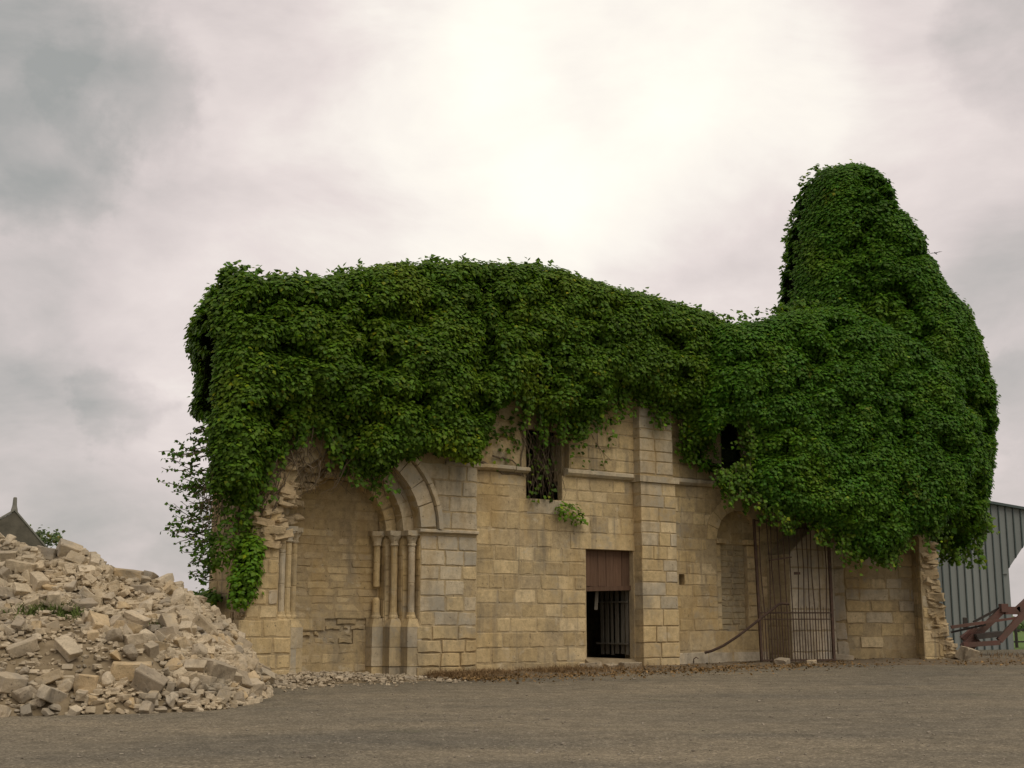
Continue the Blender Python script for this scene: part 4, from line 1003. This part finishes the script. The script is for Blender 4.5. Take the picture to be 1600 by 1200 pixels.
for (a, b, r) in (((748, 720), (815, 742), .03), ((770, 712), (810, 730), .02), ((893, 668), (925, 640), .016), ((888, 672), (930, 628), .012), ((820, 650), (818, 745), .022), ((815, 660), (822, 740), .014), ((905, 650), (955, 720), .008), ((930, 660), (945, 735), .006), ((900, 690), (960, 700), .006)):
    runs.append((wander(A.w(*A.px(*a, .06), .06), A.w(*A.px(*b, .05), .05), 7, .03), r, r * .6))
wst = stems('bare creeping stems across and beside the dark nave window', 'ivy_vine', runs, A.w(-1.7, 4, .1))
n = 190; P = []
for i in range(n):
    u, v = (random.uniform(824, 872), random.uniform(690, 782)) if i < 60 else ((random.uniform(890, 960), random.uniform(660, 735)) if i < 85 else (random.uniform(755, 815), random.uniform(640, 735)))
    if i >= 85 and random.random() < .5: u, v = random.gauss(795, 12), random.gauss(680, 14)
    o = random.uniform(.02, .12); P.append(A.w(*A.px(u, v, o), o))
P = np.array(P); leaf_mesh('foliage', P, np.array([.5, -.7, .5]) + rng.normal(0, .4, (n, 3)), np.array([0, 0, -1.]) + rng.normal(0, .5, (n, 3)), rng.uniform(.06, .12, n), tints(n, .2, .3, .08) * .8, M['ivy'], wst)
# twiggy sprays sticking out at the left silhouette
tw = thing('ivy_plant', 'sparse twiggy ivy sprays sticking out left of the ruin against the sky', 'ivy', A.w(-9, 1.2, -.6))
m = MB(); P, T_ = [], []
for i in range(120):
    v0 = random.uniform(660, 910); b = Vector(A.w(*A.px(random.uniform(318, 340), v0, -.5), -.5 + random.uniform(-.5, .5)))
    L = random.uniform(.2, .68) * (1.1 if 700 < v0 < 850 else .55); d = Vector((-1, random.uniform(-.5, .5), random.uniform(-.6, .5))).normalized()
    pts = [b]; 
    for k in range(6): pts.append(pts[-1] + (d + Vector((0, 0, .06 * k - .1)) + Vector((random.gauss(0, .25), random.gauss(0, .25), random.gauss(0, .25)))) * L / 6)
    m.tube(pts, .013, 4, .005, cap=False)
    for k in range(int(L * 22)):
        f = random.random() ** .7 * 5.99; j = int(f); q = pts[j].lerp(pts[j + 1], f - j) + Vector((random.gauss(0, .025), random.gauss(0, .025), random.gauss(0, .025)))
        P.append(q); T_.append((random.gauss(0, 1), random.gauss(0, 1), random.gauss(-.4, .8)))
m.build('stem', M['bark'], tw)['kind'] = 'stuff'; n = len(P); leaf_mesh('foliage', np.array(P), np.array([-.2, -.8, .6]) + rng.normal(0, .5, (n, 3)), np.array(T_), rng.uniform(.05, .09, n), tints(n, 0, .3, .03), M['ivy'], tw)

# ================================================================== rubble heap
toe = [(-260, 1135, 16.6), (-120, 1122, 16.6), (0, 1117, 16.8), (100, 1112, 17.0), (200, 1106, 17.2), (300, 1104, 17.5), (350, 1100, 17.9), (400, 1086, 19.0), (425, 1070, 20.6)]
rid = [(-300, 845, 21.5), (-140, 848, 21.0), (0, 856, 20.4), (60, 860, 20.4), (125, 866, 20.5), (200, 900, 20.6), (265, 915, 20.8), (315, 945, 21.2), (385, 1005, 22.0)]
NI = 70; NT = 34
def lerp_tab(tab, f):
    x = f * (len(tab) - 1); i = min(int(x), len(tab) - 2); k = x - i
    return [tab[i][j] + (tab[i + 1][j] - tab[i][j]) * k for j in range(3)]
def heap_p(f, t):
    a = lerp_tab(toe, f); b = lerp_tab(rid, f); T0 = at(a[0], a[1], a[2]); T0.z = gz(0, a[2]) - .03; R0 = at(*b)
    if t <= 1:
        p = T0.lerp(R0, t); k = t
        prof = k + .07 * math.sin(k * math.pi * 2) * (1 if f < .75 else .3)           # a slack terrace half way up
        p.z = T0.z + (R0.z - T0.z) * prof
    else:
        B0 = R0 + Vector((R0.x * .02 - .4, 3.2, 0)); B0.z = .3; p = R0.lerp(B0, t - 1); p.z = R0.z + (B0.z - R0.z) * (t - 1) ** 1.3
    e = .17 * noise.fractal((p.x * 1.4, p.y * 1.4, 3), 1, 2, 4); p.z += e * min(1, t * 5) * (1 if t < 1.8 else 0)
    return p
m = MB()
for i in range(NI + 1):
    for j in range(NT + 1): m.v.append(tuple(heap_p(i / NI, 2 * j / NT)))
for i in range(NI):
    for j in range(NT): m.f.append((i * (NT + 1) + j, (i + 1) * (NT + 1) + j, (i + 1) * (NT + 1) + j + 1, i * (NT + 1) + j + 1))
heap = thing('rubble_heap', 'large heap of broken pale limestone blocks and earth left of the ruin', 'rubble', (-6, 18.5, .3))
m.build('earth_mound', M['dirt'], heap, smooth=True)
placed = []
def try_place(f, t, size, tries=1):
    p = heap_p(f, t)
    for q, r in placed:
        if (q - p).length < (r + size) * .36: return None
    placed.append((p, size)); return p
def dirt_zone(f, t): return (.20 < f < .66 and .14 < t < .66 and noise.noise((f * 9, t * 6, 1)) > -.28)
# distinct big blocks: things of their own
bigs = [(207, 1045, .42, (1.25, .85, .85), (.15, .05, .35), 'largest squared block lying in the middle of the rubble heap'),
        (318, 990, .42, (1.2, .8, .8), (.2, .75, .5), 'upright tilted squared block near the right side of the heap'),
        (335, 1062, .50, (1.0, .95, .95), (.3, .2, .9), 'big bulky boulder at the right toe of the heap'),
        (238, 1072, .44, (1.1, .8, .9), (.4, .5, .2), 'tilted blocky stone low on the heap right of centre'),
        (30, 1022, .38, (1.3, .8, .75), (.2, -.4, .5), 'long slanting block at the left edge of the heap'),
        (36, 886, .40, (1.3, .8, .65), (.1, .15, .1), 'wide flat slab just below the crest at the left of the heap'),
        (105, 1018, .40, (1.2, .7, .6), (.3, .55, -.6), 'slanting oblong block on the bare earth of the heap'),
        (205, 893, .38, (1.2, .9, .75), (.1, .1, .2), 'large flat topped block on the crest of the heap'),
        (113, 868, .38, (1.1, .9, .9), (.5, .3, .6), 'cube shaped block standing on the crest above the earth patch'),
        (20, 1078, .38, (1.1, .9, .85), (.2, .1, .9), 'pale boxy stone at the left toe of the heap'),
        (86, 1092, .34, (1.2, .8, .8), (.3, .3, 1.2), 'oblong stone at the front toe of the heap below the earth patch'),
        (138, 1084, .30, (1, .9, 1.1), (.1, .1, .2), 'small squared stone standing at the front toe of the heap'),
        (213, 978, .34, (1.4, .75, .7), (.2, .35, -.3), 'long angular block half way up the right slope')]
def surf_from_px(u, v):
    best = None
    for i in range(0, NI + 1):
        for j in range(0, NT // 2 + 1):
            p = heap_p(i / NI, 2 * j / NT); c, s_ = math.cos(PITCH), math.sin(PITCH); d = c * p.y + s_ * (p.z - EYE)
            e = (800 + F * p.x / d - u) ** 2 + (600 - F * (-s_ * p.y + c * (p.z - EYE)) / d - v) ** 2
            if best is None or e < best[0]: best = (e, p)
    return best[1]
for u, v, sz, sq, rot, lab in bigs:
    p = surf_from_px(u, v); placed.append((p, sz * 1.1)); o = rock(None, p + Vector((0, -.05, .06)), sz, 'rubble_block', blocky, rot, sq); tag(o, lab, 'stone', 'blocks lying on the rubble heap')
count = 0; tries = 0
while count < 290 and tries < 20000:
    tries += 1; f = random.uniform(.16, 1.0); t = random.random() * 1.05
    if dirt_zone(f, t) and random.random() < .90: continue
    size = random.choice([.33, .28, .25, .22, .2, .18]) if tries < 900 else random.choice([.22, .19, .17, .15])
    if t > .75: size *= 1.08
    if f < .3 and .3 < t < .75: size *= .8
    p = try_place(f, t, size)
    if p is None: continue
    rock(heap, p + Vector((0, -.02, size * .16)), size, 'stone', None, (random.gauss(0, .5), random.gauss(0, .5), random.uniform(0, 6.28)), (random.uniform(.9, 1.25), random.uniform(.8, 1.0), random.uniform(.75, 1.05))); count += 1
# the small stuff: one joined mesh
def scatter_rocks(name, pts, sizes, parent, material, kinds=None):
    V, Fc = [], []; b = 0; base = wpos(parent) if parent else Vector((0, 0, 0)); src = []
    for me in (kinds or rock_meshes[:12]):
        bm = bmesh.new(); bm.from_mesh(me); bmesh.ops.remove_doubles(bm, verts=bm.verts, dist=.09); r = bmesh.ops.convex_hull(bm, input=bm.verts)
        src.append(([v.co.copy() for v in bm.verts], [[v.index for v in f.verts] for f in bm.faces])); bm.free()
    m = MB()
    for p, s in zip(pts, sizes):
        v, f = random.choice(src); mt = Matrix.LocRotScale(Vector(p) - base, Matrix.Rotation(random.uniform(0, 6.28), 3, 'Z') @ Matrix.Rotation(random.gauss(0, .5), 3, 'X'), Vector((s * random.uniform(.8, 1.3), s, s * random.uniform(.55, 1))))
        m.add([mt @ q for q in v], f)
    me = bpy.data.meshes.new(name); me.from_pydata(m.v, [], m.f); me.update(); me.materials.append(material)
    o = bpy.data.objects.new(name, me); C.objects.link(o); o.parent = parent; o['kind'] = 'stuff'; return o
pts, szs = [], []
for i in range(7500):
    f = random.uniform(.15, 1); t = random.random() ** .8 * 1.02; s = random.choice([.04, .05, .06, .08, .11, .14, .17, .15, .12, .09, .05])
    if dirt_zone(f, t):
        s *= .62
        if random.random() < .55: continue
    p = heap_p(f, t); pts.append(p + Vector((0, 0, s * .2))); szs.append(s)
scatter_rocks('small_rubble', pts, szs, heap, M['rubble'])

# scatter of chips in front of the blocked arch
chips = thing('stone_chips', 'thin spread of small stone chips and bark in front of the blocked arch', 'rubble', A.w(CS, .4, 1))
pts, szs = [], []
for i in range(1500):
    s = random.uniform(-8.9, -4.4); o = abs(random.gauss(0, .65)) + .05 + (.3 if s > -4.8 else 0)
    if s > -6.0 and random.random() < (s + 6.0) * .55: continue
    p = A.w(s, 0, o); z = gz(0, p.y) + max(0, .16 - .12 * o) * max(0, min(1, (-4.6 - s) / 2)); sz = random.choice([.03, .04, .05, .06, .09, .04]) * (1.5 if s < -7.8 else 1)
    pts.append((p.x, p.y, z + sz * .2)); szs.append(sz)
scatter_rocks('chips', pts, szs, chips, M['rubble'])
m = MB(); ns, no = 40, 12
for i in range(ns + 1):
    for j in range(no + 1):
        s = -9.0 + 5.2 * i / ns; o = -.15 + 2.4 * j / no; p = A.w(s, 0, o)
        h = max(0, .16 - .12 * max(o, 0)) * max(0, min(1, (-4.4 - s) / 2)) * min(1, (s + 9.0) * 2) - .03 + .03 * noise.noise((s * 3, o * 3, 0)); m.v.append((p.x, p.y, gz(0, p.y) + h - (.03 if j == no else 0)))
for i in range(ns):
    for j in range(no): a = i * (no + 1) + j; m.f.append((a, a + 1, a + no + 2, a + no + 1))
m.build('earth', M['dirt'], chips, smooth=True)

# pebbles loose on the yard
pts, szs = [], []
for i in range(3200):
    y = 12.2 + (28.5 - 12.2) * random.random() ** 1.1; x = random.uniform(-.43, .43) * y
    if (x - A.o[0]) * A.n[0] + (y - A.o[1]) * A.n[1] < .5: continue
    s = random.choice([.010, .014, .018, .022, .03]) * (1 if random.random() < .97 else 2.0); pts.append((x, y, gz(0, y) + s * .12 + .018 * noise.noise((x * .35, y * .5, 0)) + .008 * noise.noise((x * 1.3, y * 1.9, 4)))); szs.append(s)
M['pebble'] = simple('pebble', (.15, .13, .10), (.33, .285, .215), 9, .9, bs=.4, obj=0)
pb = scatter_rocks('pebbles', pts, szs, None, M['pebble']); tag(pb, 'loose pebbles strewn over the gravel yard', 'pebbles')

# bare earth verge along the wall foot, ragged outer edge
M['verge'] = simple('verge_earth', (.11, .083, .054), (.185, .148, .10), 4, .97, bs=1.0, spec=.1, obj=0)
m = MB(); ns = 260; rows = 6
for i in range(ns + 1):
    f = i / ns
    if f < .62: s = -4.9 + (f / .62) * 11.6; fr_, sc_ = A, s
    wdt = 1.45 + .6 * noise.noise((i * .09, 0, 0)) + .32 * noise.noise((i * .43, 3, 0)) + .1 * noise.noise((i * 1.3, 7, 0))
    a = A.w(-4.9, 0, -.1).lerp(A.w(5.6, 0, -.1), min(f / .66, 1)); nrm = Vector((A.n[0], A.n[1], 0))
    if f > .66: k = (f - .66) / .34; a = A.w(5.6, 0, -.1).lerp(B.w(5.6, 0, .1), k); nrm = nrm.lerp(Vector((B.n[0], B.n[1], 0)), min(1, k * 2)); 
    wdt = (wdt + (.5 if f > .6 else .15)) * min(1, i / 25) + .1
    for j in range(rows + 1):
        p = a + nrm * wdt * j / rows; h = (.035 + .03 * noise.noise((p.x * 2, p.y * 2, 9))) * (1 - (j / rows) ** 2) + (.022 if j < rows else -.03); m.v.append((p.x, p.y, gz(0, p.y) + h))
for i in range(ns):
    for j in range(rows): a = i * (rows + 1) + j; m.f.append((a, a + 1, a + rows + 2, a + rows + 1))
tag(m.build('verge', M['verge'], smooth=True, recalc=True), kind='structure')
# leaf litter and dry weeds along the wall foot
def strip_pts(n, seed):
    r = random.Random(seed); out = []
    for i in range(n):
        if r.random() < .62:
            s = r.uniform(-4.6, 6.2); o = .12 + abs(r.gauss(0, .95)); p = A.w(s, 0, o + (.2 if bS0 < s < bS1b else 0))
        else:
            s = r.uniform(-3.4, 4.2); o = abs(r.gauss(0, .8)); p = B.w(s, 0, o + (.55 if s > r1 - .1 else .02))
        out.append((p.x, p.y, gz(0, p.y)))
    return out
n = 13000; P = np.array(strip_pts(n, 1)) + np.array([0, 0, .015]) + rng.random((n, 3)) * np.array([.02, .02, .03])
lt = leaf_mesh('leaf_litter', P, np.array([0, 0, 1.]) + rng.normal(0, .45, (n, 3)), rng.normal(0, 1, (n, 3)), rng.uniform(.025, .07, n), (1 + rng.normal(0, .35, n)).clip(.3, 2.2)[:, None] * np.array([1, 1, 1]), M['litter'], None)
tag(lt, 'brown fallen leaves along the foot of the walls', 'leaf litter')
def blades(name, pts, h, mt, w=.008, seed=0, lean=.5):
    r = random.Random(seed); m = MB()
    for p in pts:
        p = Vector(p); L = r.uniform(*h); d = Vector((r.gauss(0, lean), r.gauss(0, lean), 1)).normalized() * L; x = Vector((r.gauss(0, 1), r.gauss(0, 1), 0)).normalized() * w
        q = p + d * .6; e = p + d + Vector((d.x * .5, d.y * .5, -L * .12)); m.add([p - x, p + x, q + x * .7, q - x * .7, e], [(0, 1, 2, 3), (3, 2, 4)])
    return m.build(name, mt)
r = random.Random(3); pts = []
for i in range(9500):
    s = r.choice([r.uniform(-4.7, .8), r.uniform(-2.4, -.3), r.uniform(-4.6, -3)]); o = .14 + abs(r.gauss(0, .5)); p = A.w(s, 0, o); pts.append((p.x, p.y, gz(0, p.y) - .01))
dw = blades('dry_weeds', pts, (.05, .24), M['drystalk'], .006, 4, .8); tag(dw, 'dead brown weeds growing along the nave wall foot', 'weeds', None, 'stuff')
pts = []
for i in range(900):
    p = B.w(r.uniform(3.0, 9), 0, r.uniform(-2.5, .8)); pts.append((p.x, p.y, gz(0, p.y) - .02))
dg = blades('dry_grass', pts, (.08, .25), M['drystalk'], .008, 5, .5); tag(dg, 'straw coloured dry grass at the foot of the barn', 'grass', None, 'stuff')
M['green'] = simple('green_weed', (.07, .10, .025), (.12, .15, .04), 4, .9, spec=.1)
pts = []
for i in range(700):
    f = r.choice([r.gauss(.32, .03), r.gauss(.40, .02), r.gauss(.45, .015), r.gauss(.68, .02)]); p = heap_p(max(.15, min(1, f)), .62 + r.gauss(0, .03)); pts.append(tuple(p))
gw = blades('green_weeds', pts, (.06, .2), M['green'], .010, 6, .6); tag(gw, 'tufts of green weeds on the earth of the rubble heap', 'weeds', None, 'stuff')

# ================================================================== barn, implement, fence, far things
BY = 38.0; Bn = Frame(at(1530, 1020, BY).x, BY, 4.0); bz = gz(0, 38) - .05
barn = thing('metal_barn', 'blue grey ribbed metal barn behind the right end of the ruin', 'barn', Bn.w(0, bz, 0))
xl = Bn.S(1380, 950); xr = Bn.S(1578, 960); xe = xr + 3.6; xt2 = xe + .9
tl, trr = Bn.px(1537, 786), Bn.px(1600, 797); sl_ = (trr[1] - tl[1]) / (trr[0] - tl[0])
def rz(s): return tl[1] + sl_ * (s - tl[0]) if s > tl[0] - 2.0 else tl[1] - 2.0 * sl_ + sl_ * -1 * (s - (tl[0] - 2.0))
k1 = Bn.px(1576, 888); k2 = Bn.px(1601, 851)
oz = k2[1] + (k2[1] - k1[1]) / (k2[0] - k1[0]) * .3
ox = k2[0] + .3
# each cladding sheet is a part: a strip between two ribs
pitch = Bn.S(1560, 900) - Bn.S(1548.3, 900); s = xl; idx = 0
while s < xt2:
    e = s + pitch
    lo = bz
    def low(x):
        if x < k1[0] or x > xe - .0: return bz
        if x < ox: return k1[1] + (x - k1[0]) * (oz - k1[1]) / (ox - k1[0])
        if x > xe - (ox - k1[0]): return k1[1] + (xe - x) * (oz - k1[1]) / (ox - k1[0])
        return oz
    a, b = s, e
    if a < k1[0] < b: b = k1[0]
    e = b if b != e else e
    m = MB(); eps = 1e-4
    la, lb = low(a + eps), low(b - eps)
    m.prism(Bn, [(a + .002, la), (b - .002, lb), (b - .002, rz(b)), (a + .002, rz(a))], -.04, 0.0); m.build('cladding_sheet', M['cladding'], barn)
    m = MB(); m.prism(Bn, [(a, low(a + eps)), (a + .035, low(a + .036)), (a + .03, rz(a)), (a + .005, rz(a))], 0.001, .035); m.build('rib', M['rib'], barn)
    s = e
m = MB(); r_a, r_b = tl[0] - 2.0, xt2 + .1
for (a, b) in ((xl - .1, r_a), (r_a, r_b)):
    z1_, z2_ = rz(a), rz(b); m.hexa([Bn.w(a, z1_ + .005, .12), Bn.w(b, z2_ + .005, .12), Bn.w(b, z2_ + .005, -1.2), Bn.w(a, z1_ + .005, -1.2), Bn.w(a, z1_ + .08, .12), Bn.w(b, z2_ + .08, .12), Bn.w(b, z2_ + .08, -1.2), Bn.w(a, z1_ + .08, -1.2)])
m.build('roof_edge', M['rib'], barn)
m = MB(); m.fbox(Bn, xr - .16, xr + .01, bz, k1[1] + .0, -.25, -.05); m.build('corner_post', M['cladding'], barn)
m = MB(); m.fbox(Bn, xe + .02, xe + .2, bz, k1[1] + .0, -.25, -.05); m.build('corner_post', M['cladding'], barn)
m = MB(); m.fbox(Bn, Bn.S(1566, 900), xr, Z(0, 0) * 0 + Bn.Z(1570, 896) - .015, Bn.Z(1570, 896) + .015, .0, .045); m.build('flashing', M['cladding'], barn)

IY = 34.5
imp = thing('farm_implement', 'rusty red folded farm implement parked before the metal barn', 'farm machine', at(1530, 1020, IY))
def ib(name, a, b, w, mt, dy=0., h=None):
    m = MB(); m.bar(at(a[0], a[1], IY + dy), at(b[0], b[1], IY + dy), h or w, w, Vector((0, 1, 0)).cross(Vector((1, 0, 0))) * -1); return m.build(name, mt, imp)
ib('upper_link', (1521, 972), (1566, 948), .06, M['darksteel'], .1)
ib('boom', (1569, 954), (1592, 954), .20, M['redpaint'], 0); ib('boom', (1590, 955), (1622, 925), .20, M['redpaint'], 0)
ib('main_strut', (1568, 951), (1518, 1000), .16, M['redpaint'], .05)
m = MB(); m.box(at(1568, 950, IY), (.18, .22, .22)); m.build('pivot_bracket', M['redpaint'], imp)
ib('push_rod', (1486, 980), (1536, 973), .08, M['redpaint'], -.2); ib('push_rod', (1536, 973), (1605, 963), .06, M['redpaint'], -.2); ib('push_rod', (1486, 988), (1540, 976), .05, M['darksteel'], -.1)
ib('lower_arm', (1606, 953), (1561, 1001), .15, M['redpaint'], -.3)
ib('cross_beam', (1522, 995), (1564, 990), .13, M['darksteel'], -.1, .5)
ib('drawbar', (1505, 1008), (1562, 1004), .12, M['redpaint'], -.35); ib('drawbar', (1505, 1000), (1520, 985), .16, M['redpaint'], .1)
ib('stub_post', (1508, 982), (1508, 965), .10, M['darksteel'], 0)
m = MB(); m.bar(at(1506, 1000, IY + .2), at(1527, 985, IY + .2), .3, .22); m.bar(at(1508, 1014, IY), at(1524, 996, IY), .2, .3); m.build('gearbox', M['redpaint'], imp)
ib('stand', (1520, 1002), (1519, 1024), .09, M['darksteel'], .0); ib('stand', (1622, 945), (1622, 1024), .12, M['darksteel'], .0)
fy = 42.0
fen = thing('field_fence', 'dark two rail field fence beyond the barn opening', 'fence', at(1600, 1018, fy))
for v in (985, 1003):
    m = MB(); m.bar(at(1540, v, fy), at(1900, v - 2, fy + 1), .09, .05); m.build('rail', M['darksteel'], fen)
for u in (1586, 1650, 1720):
    p = at(u, 980, fy); m = MB(); m.tube([(p.x, p.y - .04, gz(0, fy) - .1), (p.x, p.y - .04, p.z + .18)], .05, 6); m.build('post', M['darksteel'], fen)
# far hedge: a mass nobody could count
P = []
for i in range(2600):
    x = random.uniform(60, 190); h = 3.6 + 1.6 * noise.noise((x * .09, 0, 0)) + 1.2 * noise.noise((x * .35, 5, 0)); P.append((x, 330 + random.uniform(-3, 3), gz(0, 330) + random.random() * h))
n = len(P); hg = leaf_mesh('far_hedge', np.array(P), np.array([0, -1., .5]) + rng.normal(0, .4, (n, 3)), rng.normal(0, 1, (n, 3)), rng.uniform(.9, 1.8, n), tints(n, 0, .2, 0) * 1.1, M['treeleaf'], None); tag(hg, 'distant hedge along the horizon beyond the field', 'hedge')
# gabled house behind the heap
HY = 50; hz = gz(0, 50); Hf = Frame(at(23, 900, HY).x, HY, 25.0)
hs = thing('gabled_house', 'dark stone gable with pale coping and finial behind the rubble heap', 'house', Hf.w(0, hz, 0))
ap = Hf.px(23, 799); rt = (ap[0] + 2.7, ap[1] - 2.7 * 1.12); lf = (ap[0] - 3.6, ap[1] - 3.6 * .66)
m = MB(); m.prism(Hf, [(lf[0], hz - .2), (rt[0], hz - .2), rt, ap, lf], -.5, 0); m.build('gable_wall', M['slate'], hs)
m = MB(); m.fbox(Hf, lf[0], lf[0] + .4, hz - .2, lf[1], -8, -.5); m.fbox(Hf, rt[0] - .4, rt[0], hz - .2, rt[1], -8, -.5); m.build('side_wall', M['slate'], hs)
for q in (lf, rt):
    m = MB(); m.bar(Hf.w(q[0], q[1] + .04, -.25), Hf.w(ap[0], ap[1] + .06, -.25), .56, .06); m.build('coping', M['coping'], hs)
    m = MB(); m.hexa([Hf.w(q[0], q[1] - .2, -.55), Hf.w(ap[0], ap[1] - .2, -.55), Hf.w(ap[0], ap[1] - .2, -8), Hf.w(q[0], q[1] - .2, -8), Hf.w(q[0], q[1] - .1, -.55), Hf.w(ap[0], ap[1] - .1, -.55), Hf.w(ap[0], ap[1] - .1, -8), Hf.w(q[0], q[1] - .1, -8)]); m.build('roof_slope', M['slate'], hs)
fc = Hf.w(ap[0], 0, -.25); ft = Hf.Z(23, 776); m = MB(); m.lathe((fc.x, fc.y), [(.14, ap[1] - .05), (.12, ap[1] + .1), (.085, ap[1] + .25), (.07, ft - .03), (.05, ft)], 8); m.build('finial', M['coping'], hs)
def small_tree(label, u, v, Y, rad, n, seed):
    r = np.random.default_rng(seed); c = at(u, v, Y); t = thing('broadleaf_tree', label, 'tree', (c.x, Y, gz(0, Y)))
    m = MB(); m.tube([(c.x, Y, gz(0, Y) - .1), (c.x + .1, Y, c.z * .5), (c.x, Y, c.z)], .12, 7, .03)
    for k in range(7):
        d = r.normal(0, 1, 3) * rad * np.array([.6, .6, .35]); m.tube([(c.x, Y, c.z - rad * .6), (c.x + d[0], Y + d[1], c.z + d[2])], .03, 5, .01)
    m.build('trunk', M['bark'], t)
    cc = [np.array(c) + r.normal(0, .42, 3) * rad * np.array([1.2, 1, .8]) for _ in range(9)]; P = np.array([cc[r.integers(0, 9)] + r.normal(0, .24, 3) * rad for _ in range(n)])
    leaf_mesh('crown', P, np.array([0, -.6, .8]) + r.normal(0, .5, (n, 3)), r.normal(0, 1, (n, 3)), r.uniform(.10, .2, n), tints(n, .1, .3, .02), M['treeleaf'], t)
small_tree('small green tree crown showing right of the stone gable', 62, 842, 56, .62, 520, 1)
small_tree('green tree crown at the left picture edge behind the gable', -14, 824, 58, .55, 400, 2)
# a bird far off in the sky
bp_ = at(1462, 396, 90); bird = thing('bird', 'tiny dark bird flying beside the ivy tower', 'bird', bp_); bird.scale = (1.7, 1.7, 1.7); bird.rotation_euler.z = .9
m = MB(); m.tube([bp_ + Vector((-.13, 0, .0)), bp_ + Vector((-.05, 0, .01)), bp_ + Vector((.06, 0, .0)), bp_ + Vector((.14, 0, -.01))], .03, 6, .012); m.build('body', M['feather'], bird)
for sg_ in (-1, 1):
    m = MB(); a = bp_; m.add([a + Vector((-.05, 0, .01)), a + Vector((.05, 0, .01)), a + Vector((.02, sg_ * .16, .05)), a + Vector((-.03, sg_ * .30, .02)), a + Vector((-.05, 0, .022)), a + Vector((.05, 0, .022)), a + Vector((.02, sg_ * .16, .062)), a + Vector((-.03, sg_ * .30, .026))],
                               [(0, 1, 2, 3), (4, 7, 6, 5), (0, 4, 5, 1), (1, 5, 6, 2), (2, 6, 7, 3), (3, 7, 4, 0)]); m.build('wing', M['feather'], bird)
